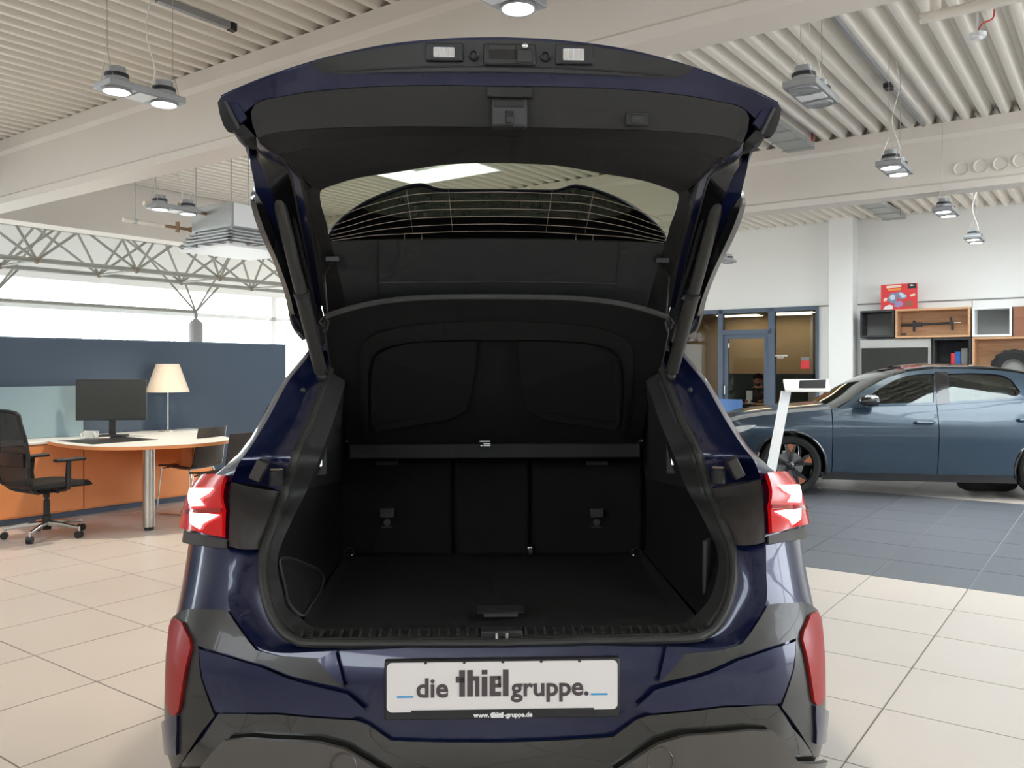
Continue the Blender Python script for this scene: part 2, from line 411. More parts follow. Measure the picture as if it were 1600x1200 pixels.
# ---- concrete beams across the hall (I section)
def beam(y, name='ceiling_beam'):
    pr = [(0, 3.86), (0, 3.74), (.03, 3.70), (.03, 3.275), (0.0, 3.25), (0.0, 3.18), (.27, 3.18), (.27, 3.25), (.24, 3.275), (.24, 3.70), (.27, 3.74), (.27, 3.86)]
    rows = [[(x, y+a, z) for a, z in pr] for x in (-10.74, 7)]
    mb = MB().loft(rows, close_u=True)
    n = len(pr); mb.f += [tuple(range(n)), tuple(reversed(range(n, 2*n)))]
    return room_struct(name, mb, 'cream_paint', angle=20)
b1 = beam(4.10); b2 = beam(9.31); beam(-1.1)
for k, (px, py) in enumerate(((1502, 263), (1533, 259), (1564, 255), (1595, 250), (1626, 246))):
    x, z = room_y(px, py, 9.33)
    mb = MB().lathe([(0, .02), (.05, .02), (.055, .0), (.068, -.012), (.07, .02)], (x, 9.335, z), 20, 'Y'); mb.obj('round_cap', 'cream_paint', b2)
# edge beam on the left, carrying the corrugated sheets
room_struct('trim_1', MB().span((-11.05, -6, 3.18), (-10.70, 20, 4.12)), 'cream_paint')
# ---- back wall with the glazed office front
YB = 14.6
wallb = MB()
xg0, xg1 = -7.3, -4.22                            # office glazing
wallb.span((-9.0, YB, 0), (xg0, YB+.2, 4.1)).span((xg1, YB, 0), (7, YB+.2, 4.1)).span((xg0, YB, 2.47), (xg1, YB+.2, 4.1))
wb = room_struct('wall_back', wallb, 'white_paint')
MB().span((-9, YB-.012, 2.455), (-3.95, YB, 2.475)).span((-3.57, YB-.012, 2.455), (7, YB, 2.475)).obj('wall_joint', 'box_inner_grey', wb)
room_struct('wall_column', MB().span((-3.95, YB-.32, 0), (-3.57, YB, 4.0)), 'white_paint', bevel=.006)
for xx in (-3.2, -1.9, -0.6, 0.7): MB().span((xx-.004, YB-.006, 2.30), (xx+.004, YB+.001, 2.455)).obj('panel_joint', 'box_inner_grey', wb)
# office front: frames and panes
of = MB(); fw = 0.055
for xx, wdt in ((xg1, .05), (-5.0, .11), (-5.93, .09), (xg0, .06)): of.span((xx-wdt/2, YB-.03, 0), (xx+wdt/2, YB+.07, 2.47))
of.span((xg0, YB-.03, 2.40), (xg1, YB+.07, 2.47)).span((-5.93, YB-.03, 2.02), (-5.0, YB+.07, 2.10)).span((xg0, YB-.03, 0), (xg1, YB+.07, .08))
win = room_struct('window_1', of, 'blue_frame', smooth=False)
for a, b, z0, z1 in ((xg0+.03, -5.975, .08, 2.40), (-5.885, -5.055, 2.10, 2.40), (-4.945, xg1-.025, .08, 2.40)):
    MB().span((a, YB+.01, z0), (b, YB+.02, z1)).obj('pane', 'office_pane', win)
d1 = room_struct('door_1', MB().span((-5.885, YB, .08), (-5.80, YB+.05, 2.02)).span((-5.14, YB, .08), (-5.055, YB+.05, 2.02)).span((-5.80, YB, 1.94), (-5.14, YB+.05, 2.02)).span((-5.80, YB, .08), (-5.14, YB+.05, .2)), 'blue_frame', smooth=False)
MB().span((-5.80, YB+.01, .2), (-5.14, YB+.02, 1.94)).obj('pane', 'office_pane', d1)
MB().cyl((-5.84, YB-.05, .95), (-5.84, YB-.05, 1.1), .010).cyl((-5.84, YB-.05, .97), (-5.84, YB+.01, .97), .008).cyl((-5.84, YB-.05, 1.08), (-5.84, YB+.01, 1.08), .008).obj('door_handle', 'steel', d1)
# printed marks on the glass
x, z = room_y(1135, 540, YB)
MB().span((x-.055, YB+.003, z-.04), (x-.008, YB+.009, z+.04)).span((x+.008, YB+.003, z-.04), (x+.055, YB+.009, z+.04)).obj('door_sign', 'paper', d1)
x, z = room_y(1219, 556, YB)
mk = MB()
for k in range(9): mk.span((x-.13+k*.029, YB+.004, z-.012+(.004 if k % 3 else 0)), (x-.13+k*.029+.022, YB+.009, z+.016))
for k in range(4): mk.span((x-.05+k*.028, YB+.004, z-.04), (x-.05+k*.028+.02, YB+.009, z-.026))
o = mk.obj('glass_lettering', 'paper', win); o['kind'] = 'stuff'
x, z = room_y(1258, 568, YB)
MB().span((x-.075, YB-.002, z-.09), (x+.075, YB+.009, z+.05)).obj('red_notice', 'poster_red', win)
MB().span((x-.075, YB-.002, z+.05), (x+.075, YB+.009, z+.11)).obj('grey_notice', 'box_inner_grey', win)
# office room behind it
offb = MB().span((-9, 19.0, 0), (-2.5, 19.1, 2.7)).span((-9.1, YB+.2, 0), (-9, 19, 2.7)).span((-3.3, YB+.2, 0), (-3.2, 19, 2.7))
room_struct('wall_office', offb, 'office_wall')
room_struct('ceiling_office', MB().span((-9, YB+.2, 2.62), (-3.2, 19, 2.7)), 'office_ceiling')
MB().span((-5.62, 18.9, 0), (-5.56, 19.0, 2.62)).obj('wall_strip', 'box_grey', bpy.data.objects['wall_office'])
for px, py, sx, lb in ((1153, 492, .95, 'warm panel light above the office door, left one in the transom'), (1192, 498, .95, 'warm panel light crossing the right post of the office door'), (1237, 488, .95, 'warm panel light at the top of the right office pane'), (1267, 495, .8, 'warm panel light nearest the right end of the office glazing')):
    x, y = room_z(px, py, 2.60); y = min(max(y, 15.2), 18.5)
    o = MB().span((-sx/2, -.14, 0), (sx/2, .14, .03)).obj('ceiling_panel_light', 'lamp_white', loc=rw(x, y, 2.59), rz=RZ)
    MB().span((-sx/2+.02, -.12, -.006), (sx/2-.02, .12, 0)).obj('diffuser', 'office_light', o)
    tag(o, lb, 'light', 'office ceiling lights')
# ---- left side: high wall over the window band, window posts and a space truss
XL = -15.0
wl = room_struct('wall_left', MB().span((XL-.2, -6, 2.95), (XL, 20, 4.2)).span((XL-.2, -6, 0), (XL, 20, .12)), 'white_paint')
room_struct('ceiling_annex', MB().span((XL-.2, -6, 4.1), (-11.0, 20.2, 4.2)), 'white_paint')
for n_, (ya, yb) in enumerate(((-6, 0.6), (0.6, 4.9), (4.9, 11.8), (11.8, 16.0), (16.0, 20.0))):
    fr = MB().span((XL-.1, ya, .12), (XL, ya+.09, 2.95)).span((XL-.1, ya, 2.44), (XL, yb, 2.52)).span((XL-.1, yb-.03, .12), (XL, yb, 2.95)).span((XL-.1, ya, 1.0), (XL, yb, 1.05))
    wo = room_struct('window_%d' % (n_+6), fr, 'white_frame', smooth=False)
    MB().span((XL-.055, ya+.09, .12), (XL-.045, yb-.03, 2.95)).obj('pane', 'clear_pane', wo)
# far glazed front (entrance side)
YF = 20.0
fr = MB().span((-15, YF, 2.95), (-9, YF+.2, 4.2)); room_struct('wall_far', fr, 'white_paint')
for n_, (xa, xb) in enumerate(((-15, -13.6), (-13.6, -12.3), (-12.3, -11.0), (-11.0, -9.0))):
    fr = MB().span((xa, YF, 0), (xa+.12, YF+.1, 2.95)).span((xa, YF, 2.05), (xb, YF+.1, 2.17)).span((xa, YF, 0), (xb, YF+.1, .12)).span((xb-.03, YF, 0), (xb, YF+.1, 2.95)).span((xa, YF, 2.83), (xb, YF+.1, 2.95))
    wo = room_struct('window_%d' % (n_+11), fr, 'white_frame', smooth=False)
    MB().span((xa+.12, YF+.05, .12), (xb-.03, YF+.06, 2.83)).obj('pane', 'clear_pane', wo)
# right-hand and rear fronts of the hall, out of frame, their openings shaped for the light
room_struct('wall_right', MB().span((6.9, -6, 0), (7.1, 4.2, 4.1)).span((6.9, 9.8, 0), (7.1, 14.6, 4.1)), 'grey_wall')
for n_, ya in enumerate((4.2, 7.0)):
    fr = MB().span((6.9, ya, 0), (7.0, ya+.1, 4.05)).span((6.9, ya, 2.5), (7.0, ya+2.8, 2.6)).span((6.9, ya, 0), (7, ya+2.8, .1)).span((6.9, ya, 3.9), (7, ya+2.8, 4.1))
    wo = room_struct('window_%d' % (n_+15), fr, 'white_frame', smooth=False)
wf = room_struct('wall_front', MB().span((-15.2, -6.2, 0), (7, -6, 2.6)).span((-15.2, -6.2, 3.8), (7, -6, 4.2)).span((-15.2, -6.2, 2.6), (-6, -6, 3.8)), 'grey_wall')  # unseen wall, its high window band added to brighten the beams
for k in range(3, 8): MB().span((-15+k*3.1, -6.15, 2.6), (-14.9+k*3.1, -6.05, 3.8)).obj('mullion', 'white_frame', wf)
# ---- space truss in the annex
tr = empty('roof_truss', rw(0, 0, 0), RZ); tr['kind'] = 'structure'
def bar(p, q, r=.022, nm='brace', m='truss_steel'): return MB().cyl(p, q, r, n=8).obj(nm, m, tr)
ZL, ZT = 2.90, 3.62
xs_low = (-12.1, -13.2); xs_top = (-11.55, -12.65, -13.75)
ys = [1.2+1.45*k for k in range(13)]
for xl in xs_low: bar((xl, ys[0], ZL), (xl, ys[-1], ZL), .035, 'bottom_chord')
for xt in xs_top: bar((xt, ys[0]-.7, ZT), (xt, ys[-1]+.7, ZT), .03, 'top_chord')
for k, yy in enumerate(ys):
    for n2, xl in enumerate(xs_low):
        for xt in (xs_top[n2], xs_top[n2+1]):
            for s_ in (-.72, .72): bar((xl, yy, ZL), (xt, yy+s_, ZT), .02)
        MB().ball((xl, yy, ZL), .05, 8, 6).obj('node', 'node_steel', tr)
    bar((xs_low[0], yy, ZL), (xs_low[1], yy, ZL), .018, 'cross_tie')
# lower tie with its hangers at the window
yc, _ = room_x(306, 487, -13.4)
zt_ = 2.42
bar((-13.4, -2, zt_), (-13.4, yc, zt_), .03, 'tie_beam')
for k in range(5):
    yk = yc-3.4*k
    for s_ in (-1.0, -.35, .35, 1.0): bar((-13.4, yk, zt_), (-13.2 if s_ in (-.35, .35) else -13.75, yk+s_, ZL if s_ in (-.35, .35) else ZT), .018, 'hanger')
col = room_struct('column', MB().lathe([(.0, 0), (.12, 0), (.12, 2.2), (.10, 2.24), (.03, 2.3), (.03, 2.42), (0, 2.42)], (-13.4, yc, 0), 24), 'concrete')
# ---- outside
gr = MB().span((-60, -40, -.2), (40, 60, -.06)).obj('outdoor_ground', 'asphalt', loc=rw(0, 0, 0), rz=RZ); gr['kind'] = 'structure'
def conifer(px, Y, h, r):
    p = at_d(px, 560, Y); o = empty('conifer_tree', (p.x, p.y, -.06))
    MB().cyl((0, 0, 0), (0, 0, h*.95), .12, .02, 8).obj('trunk', 'pale_bark', o)
    mb = MB(); rnd = random.Random(px)
    for k in range(170):
        t = rnd.random()**.8; a = rnd.random()*2*pi; z = h*(.12+.86*t); L = r*(1-t)*(.6+.6*rnd.random())+.05
        mb.tube([(0, 0, z), (L*.6*cos(a), L*.6*sin(a), z-.06*L), (L*cos(a), L*sin(a), z-.25*L)], [.05, .05+.06*(1-t), .01], 5)
    mb.obj('foliage', 'pale_leaf', o)['kind'] = 'stuff'
    return o
tag(conifer(105, 34, 4.1, 1.5), 'conifer coloured pale for the glare outside the left windows, wider of the two', 'tree', 'trees outside the windows')
tag(conifer(165, 40, 4.0, 1.1), 'slim conifer coloured pale for the glare outside the windows beside the bare trees', 'tree', 'trees outside the windows')
def bare_tree(px, Y, h, seed):
    rnd = random.Random(seed); p = at_d(px, 560, Y); o = empty('bare_tree', (p.x, p.y, -.06)); mb = MB()
    MB().tube([(0, 0, 0), (.05, 0, h*.4), (-.04, .02, h*.75), (.02, 0, h)], [.13, .1, .06, .02], 7).obj('trunk', 'pale_bark', o)
    for k in range(16):
        z = h*(.35+.6*rnd.random()); a = rnd.random()*2*pi; L = .4+.9*rnd.random()
        mb.tube([(0, 0, z), (L*.5*cos(a), L*.5*sin(a), z+L*.45), (L*.8*cos(a), L*.8*sin(a), z+L)], [.04, .03, .01], 5)
    mb.obj('branches', 'pale_bark', o)['kind'] = 'stuff'; return o
for px, Y, h, s_, lb in ((188, 36, 5.2, 1, 'bare leafless tree outside the windows nearest the conifers'), (255, 33, 4.9, 2, 'bare forked tree outside the windows left of the grey column'), (272, 38, 5.6, 3, 'thin bare tree outside, closest to the grey round column')):
    tag(bare_tree(px, Y, h, s_), lb, 'tree', 'trees outside the windows')
# ================================================================== pendant lamps and ceiling services
def pendant(px, py, z, on, label, watts=90):
    p = at_z(px, py, z); o = empty('pendant_spotlight', p, RZ); zc = ZC-z; L, W_ = .46, .19
    # frame: flat tray with cut corners
    tray = [(-W_/2, -L/2), (W_/2, -L/2), (W_/2, L/2), (-W_/2, L/2)]
    MB().prism(tray, -.018, .022).obj('housing', 'lamp_grey', o, bevel=.006)
    MB().span((-W_/2+.02, -.055, -.022), (W_/2-.02, .055, -.017)).obj('cover_plate', 'lamp_white', o)
    for s_ in (-1, 1):
        c = (0, s_*.145)
        MB().lathe([(0, -.016), (.0, -.021), (.066, -.024), (.07, -.021), (.0, -.016)], (c[0], c[1], 0), 24).obj('lens', 'lamp_on' if on else 'lamp_off', o)
        MB().lathe([(.07, -.018), (.07, -.028), (.08, -.028), (.08, -.018)], (c[0], c[1], 0), 24).obj('lens_ring', 'lamp_grey', o)
        MB().lathe([(.07, .02), (.07, .045), (.062, .05), (.062, .075), (.05, .078), (.05, .11), (0, .11)], (c[0], c[1], 0), 20).obj('heat_sink', 'lamp_grey', o)
        MB().lathe([(.063, .052), (.066, .052), (.066, .072), (.063, .072)], (c[0], c[1], 0), 20).obj('cooling_ring', 'black_plastic', o)
        yy = s_*.2
        MB().tube([(-.07, yy, .02), (0, yy, .2), (.07, yy, .02)], .0022, 5).obj('hanger_wire', 'steel', o)
        MB().cyl((0, yy, .2), (0, yy, zc), .0022, n=5).obj('suspension_wire', 'steel', o)
    MB().tube(cat_rom([(0, .05, .03), (.03, .07, .15), (-.03, .05, zc*.45), (.02, .06, zc*.75), (.0, .05, zc)], 5), .003, 6).obj('power_cable', 'paper', o)
    if on:
        l = bpy.data.lights.new('spot_beam', 'SPOT'); l.energy = watts; l.spot_size = radians(100); l.spot_blend = .8; l.color = (1, .86, .68); l.shadow_soft_size = .07
        lo = bpy.data.objects.new('spot_beam', l); C.objects.link(lo); lo.parent = o; lo.location = (0, 0, -.05)
    return tag(o, label, 'lamp', 'suspended twin spotlights')
pendant(220, 147, 3.0, True, 'lit grey twin spotlight hanging upper left in front of the beige beam', 160)
pendant(1268, 146, 3.0, False, 'unlit grey twin spotlight hanging just right of the raised tailgate')
pendant(1398, 263, 3.0, True, 'lit twin spotlight hanging in front of the right beige beam')
pendant(1478, 331, 3.0, True, 'small lit twin spotlight just below the right beam above the shelving')
pendant(1523, 374, 3.0, True, 'lowest small twin spotlight hanging before the white back wall at right')
pendant(1132, 407, 3.0, False, 'tiny unlit twin spotlight beside the tailgate strut before the white wall')
pendant(778, -14, 3.0, True, 'twin spotlight at the top edge above the tailgate handle')
pendant(272, 327, 2.92, True, 'brightly lit twin spotlight next to the hanging air heater', 160)
# air heater
hx, hy = -7.77, 5.09; ht = rempty('air_heater', hx, hy, 2.61)
MB().span((0, 0, .20), (.65, .70, .45)).obj('casing', 'galv', ht, bevel=.008)
MB().span((.03, .72, .22), (.62, .73, .43)).obj('side_panel', 'lamp_white', ht)
MB().span((.655, .03, .215), (.665, .67, .44)).obj('front_panel', 'lamp_white', ht)  # lit right face of the casing, its brightness painted as white
for k in range(4):
    z = .17-.035*k; e = .02+.02*k
    MB().span((-e, -e, z-.007), (.65+e, -e+.06, z+.007)).span((-e, .70+e-.06, z-.007), (.65+e, .70+e, z+.007)).span((-e, -e, z-.007), (-e+.06, .7+e, z+.007)).span((.65+e-.06, -e, z-.007), (.65+e, .7+e, z+.007)).obj('louvre', 'galv', ht, smooth=False)
MB().span((-.08, -.08, 0), (.73, .78, .022)).obj('base_tray', 'lamp_white', ht, bevel=.004)
for u in (.03, .62):
    for v in (.03, .67):
        MB().span((u-.012, v-.012, .02), (u+.012, v+.012, .22)).obj('corner_post', 'galv', ht)
        MB().cyl((u, v, .45), (u, v, ZC-2.61), .006, n=6).obj('hanger_rod', 'galv', ht)
MB().lathe([(.0, .0), (.11, 0), (.11, .03), (.09, .05), (0, .05)], (.35, .35, .45), 18).obj('fan_guard', 'black_plastic', ht)
tag(ht, 'grey metal air heater with louvres hanging from the left ceiling', 'heater')
for (a, b, zz, lb) in (((-7.52, 4.42), (-7.52, 5.0), 2.98, 'upper white heating pipe running to the hanging air heater'), ((-7.88, 4.42), (-7.88, 5.2), 2.86, 'lower white heating pipe running to the hanging air heater')):
    po = empty('heating_pipe', rw(a[0], a[1], zz), RZ); L = b[1]-a[1]
    MB().cyl((0, 0, 0), (0, L-.35, 0), .022, n=12).obj('pipe', 'cream_paint', po)
    MB().cyl((0, L-.35, 0), (0, L+.1, 0), .016, n=10).obj('valve_pipe', 'brass', po)
    MB().cyl((0, L-.2, -.05), (0, L-.2, .06), .022, n=10).ball((0, L-.05, 0), .03, 10, 6).obj('valve', 'brass', po)
    for yy in (.12,): MB().cyl((0, yy, 0), (0, yy, ZC-zz), .006, n=6).cyl((0, yy-.015, 0), (0, yy+.015, 0), .028, n=10).obj('pipe_hanger', 'galv', po)
    tag(po, lb, 'pipe')
# track on the ceiling at the upper left
x0_, y0_ = room_z(245, -2, 3.83); x1_, y1_ = room_z(365, 44, 3.83)
o = empty('ceiling_track', rw(x0_, y0_, 3.83), RZ)
L = y1_-y0_
MB().span((-.02, 0, -.02), (.02, L, .03)).obj('rail', 'lamp_grey', o)
MB().span((-.025, L-.04, -.026), (.025, L+.01, .03)).obj('end_cap', 'black_plastic', o)
tag(o, 'grey lighting track fixed to the ribbed ceiling at upper left', 'track')
x0_, y0_ = room_z(1313, 38, 3.84); 
o = empty('ceiling_track', rw(x0_, 4.6, 3.83), RZ)
MB().span((-.015, 0, -.01), (.015, 4.6, .03)).obj('rail', 'lamp_grey', o)
MB().span((-.03, 3.0, -.05), (.03, 3.12, -.01)).obj('feed_box', 'black_plastic', o)
tag(o, 'thin dark track along the ribbed ceiling between the two right beams', 'track')
# white pipe with elbow and the detector at the upper right
x1_, y1_ = room_z(1462, 24, 3.72)
o = empty('ceiling_pipe', rw(x1_, y1_, 3.72), RZ)
MB().tube(cat_rom([(0, -.0, .14), (0, 0, .03), (.03, 0, 0), (.15, 0, 0), (3.0, 0, 0)], 6), .034, 12).obj('pipe', 'ceiling_paint', o)
MB().cyl((.9, 0, 0), (.94, 0, 0), .045, n=12).obj('coupling', 'black_plastic', o)
tag(o, 'white round pipe with an elbow under the ceiling at upper right', 'pipe')
x1_, y1_ = room_z(1527, 55, 3.70)
o = empty('smoke_detector', rw(x1_, y1_, 3.70), RZ)
MB().lathe([(0, -.035), (.03, -.035), (.034, -.02), (.055, -.015), (.058, .01), (.03, .02), (0, .02)], n=20).obj('detector_head', 'lamp_white', o)
MB().tube(cat_rom([(0, 0, .02), (.03, 0, .07), (.09, .02, .10), (.1, .02, .16)], 4), .006, 6).obj('red_wire', 'cable_red', o)
MB().span((-.006, -.006, .02), (.006, .006, .16)).obj('mount', 'lamp_white', o)
tag(o, 'white round smoke detector on a red wire at the upper right ceiling', 'smoke detector')
# cable tray by the right beam
def tray(px, py, y, L, lb, cables=True):
    x, z = room_y(px, py, y); o = empty('cable_tray', rw(x, y, z), RZ)
    mb = MB().span((-.14, -L, 0), (.14, .0, .006)); mb.obj('tray_base', 'galv', o)
    for s_ in (-1, 1): MB().span((s_*.14-.004, -L, 0), (s_*.14+.004, 0, .06)).obj('tray_side', 'galv', o)
    for k in range(4): MB().span((-.17, -L*(k+.3)/4-.01, -.012), (.17, -L*(k+.3)/4+.01, 0)).obj('tray_rung', 'galv', o)
    if cables:
        for k, (xx, m) in enumerate(((-.06, 'cable_blue'), (-.02, 'cable_blue'), (.03, 'cable_blue'), (.08, 'cable_red'))):
            MB().tube([(xx, -L, .02), (xx+.02, -L*.5, .03), (xx+.03, 0, .05), (xx+.04, .0, .2)], .013, 7).obj('cable', m, o)
    for yy in (-L*.2, -L*.8): MB().cyl((.15, yy, 0), (.15, yy, ZC-z), .006, n=6).obj('hanger_rod', 'galv', o)
    return tag(o, lb, 'cable tray')
tray(1252, 236, 9.15, 1.5, 'grey cable tray with blue and red cables right of the tailgate corner')
tray(1400, 344, 14.3, 2.2, 'grey cable tray below the ceiling before the white back wall', False)
# ================================================================== desk corner on the left
XP = -8.6
pt = rempty('partition_wall', XP, 6.97, 0)
MB().span((-.08, -8.8, 0.02), (0, 0, 1.71)).obj('partition_panel', 'partition_blue', pt)
MB().span((-.085, -8.8, 0), (.012, 0, .05)).obj('base_rail', 'lamp_white', pt)
MB().span((-.082, -8.8, 1.705), (.002, 0, 1.72)).obj('top_trim', 'blue_frame', pt)
tag(pt, 'dark blue fabric partition behind the orange desk', 'partition')
cb_ = rempty('sideboard', -8.58, 5.57, 0)
cd = .48; cl = 4.4
MB().span((0.02, -cl, .06), (cd-.02, -.0, .715)).obj('body', 'orange_laminate', cb_)
MB().span((0.03, -cl, 0), (cd-.06, -.02, .06)).obj('plinth', 'blue_frame', cb_)
MB().span((0, -cl-.01, .715), (cd+.01, .01, .74)).obj('top', 'white_laminate', cb_, bevel=.004)
for k in range(3):
    ya = -1.42*(k+1)+.006; yb_ = -1.42*k-.006
    MB().span((cd-.02, ya, .075), (cd, yb_, .705)).obj('door', 'orange_laminate', cb_, bevel=.003)
    MB().span((cd-.019, ya-.014, .075), (cd-.004, ya+.001, .705)).obj('grip_strip', 'orange_dark', cb_)
tag(cb_, 'long orange sideboard with white top along the blue partition', 'cabinet')
# blue-grey desk screen above the sideboard
ds = rempty('desk_screen', -8.50, 4.35, .742)
MB().span((-.02, -3.2, 0), (0.0, 0, .50)).obj('screen_panel', 'screen_bluegrey', ds, bevel=.003)
tag(ds, 'pale blue-grey screen panel standing on the sideboard behind the monitor', 'screen panel')
# peninsula table
tb = rempty('desk', -7.4, 4.3, 0)
top = [(-.68, -.50), (-.3, -.56), (0.05, -.56), (.3, -.48), (.52, -.28), (.66, .05), (.66, .38), (.5, .64), (.2, .78), (-.2, .84), (-.68, .86)]
ts = [(q.x, q.y) for q in cat_rom([(x, y, 0) for x, y in top], 6)]
MB().prism(ts, .7405, .744).obj('tabletop', 'white_laminate', tb)
MB().prism(ts, .712, .7405).obj('edge_band', 'orange_laminate', tb)
MB().cyl((.47, -.18, .03), (.47, -.18, .715), .05, n=24).obj('leg', 'steel', tb)
MB().cyl((.47, -.18, 0), (.47, -.18, .03), .04, n=20).obj('foot', 'black_plastic', tb)
MB().prism([(-.69, .55), (-.3, .55), (-.1, .5), (0, .55), (-.0, .58), (-.69, .58)], .42, .712).obj('modesty_panel', 'orange_laminate', tb)
MB().span((-.60, -.44, .744), (.02, .18, .747)).obj('desk_pad', 'black_plastic', tb)
tag(tb, 'rounded white desk with orange edge on one steel leg', 'desk')
# monitor
p = at_z(174, 682, .748); mo = empty('monitor', p, RZ*0+radians(6))
mw, mh = .66, .40
MB().span((-mw/2, -.015, .16), (mw/2, .015, .16+mh)).obj('bezel', 'black_plastic', mo, bevel=.004)
MB().span((-mw/2+.012, -.017, .175), (mw/2-.012, -.0155, .16+mh-.012)).obj('screen', 'screen_off', mo)
MB().span((-.03, .015, .02), (.03, .04, .40)).obj('stand_neck', 'black_plastic', mo, bevel=.004)
MB().span((-.13, -.08, 0), (.13, .12, .014)).obj('stand_base', 'black_plastic', mo, bevel=.004)
tag(mo, 'black computer monitor on the orange desk, screen off', 'monitor')
# lamp on the sideboard
p = at_d(262, 673, 9.1); p.z = .742; lp = empty('table_lamp', p)
MB().lathe([(0, 0), (.09, 0), (.09, .012), (.02, .02), (0, .02)], n=28).obj('base', 'steel', lp)
MB().cyl((0, 0, .02), (0, 0, .62), .008, n=10).obj('pole', 'steel', lp)
MB().lathe([(.222, .42), (.118, .72), (.116, .72), (.220, .42)], n=40).obj('lamp_shade', 'lamp_shade', lp)
MB().lathe([(0, .60), (.03, .61), (.035, .65), (0, .70)], n=12).obj('bulb', 'lamp_white', lp)
for a in (0, 2*pi/3, 4*pi/3): MB().cyl((0, 0, .70), (.115*cos(a), .115*sin(a), .715), .003, n=5).obj('shade_spoke', 'steel', lp)
tag(lp, 'table lamp with cream conical shade on the orange sideboard', 'lamp')
# small things on the desk
p = at_z(97, 680, .743); o = empty('telephone', p, radians(-20))
MB().add([(-.08,-.09,0),(.08,-.09,0),(.08,.09,0),(-.08,.09,0),(-.08,-.09,.02),(.08,-.09,.02),(.08,.09,.06),(-.08,.09,.06)], [(0,1,2,3),(4,5,6,7),(0,1,5,4),(1,2,6,5),(2,3,7,6),(3,0,4,7)]).obj('phone_body', 'black_plastic', o, bevel=.006)
MB().tube(cat_rom([(-.055, -.08, .045), (-.055, 0, .07), (-.055, .08, .07)], 4), [.02]*4+[.016]*1+[.02]*4, 10).obj('handset', 'black_plastic', o)
tag(o, 'small black desk telephone on the white sideboard top', 'telephone')
p = at_z(140, 685, .748); o = empty('card_holder', p, radians(-15))
MB().span((-.08, -.03, 0), (.08, .03, .012)).span((-.08, .02, 0), (.08, .03, .07)).span((-.08, -.03, 0), (-.07, .03, .05)).span((.07, -.03, 0), (.08, .03, .05)).obj('holder', 'paper', o)
MB().span((-.06, -.015, .012), (.06, .01, .065)).obj('card_stack', 'white_laminate', o)
tag(o, 'white card holder on the desk left of the monitor stand', 'card holder')
p = at_z(165, 676, .745); o = empty('leaflet_stand', p + Vector((0, .12, 0)), radians(10))
MB().span((-.09, 0, 0), (-.005, .006, .17)).obj('white_leaflet', 'paper', o); MB().span((.005, 0, 0), (.09, .006, .17)).obj('pink_leaflet', 'lamp_shade', o)
MB().span((-.1, -.03, 0), (.1, .03, .006)).obj('foot', 'chrome', o)
tag(o, 'pair of pale leaflets standing behind the monitor', 'leaflet stand')
p = at_z(160, 684, .745); o = empty('red_booklet', p + Vector((.02, -.05, 0)), radians(20))
MB().span((-.07, -.05, 0), (.07, .05, .003)).obj('cover', 'poster_red', o); MB().span((-.068, -.048, .003), (.068, .048, .008)).obj('pages', 'paper', o)
tag(o, 'thin red and white booklet lying by the monitor base', 'booklet')
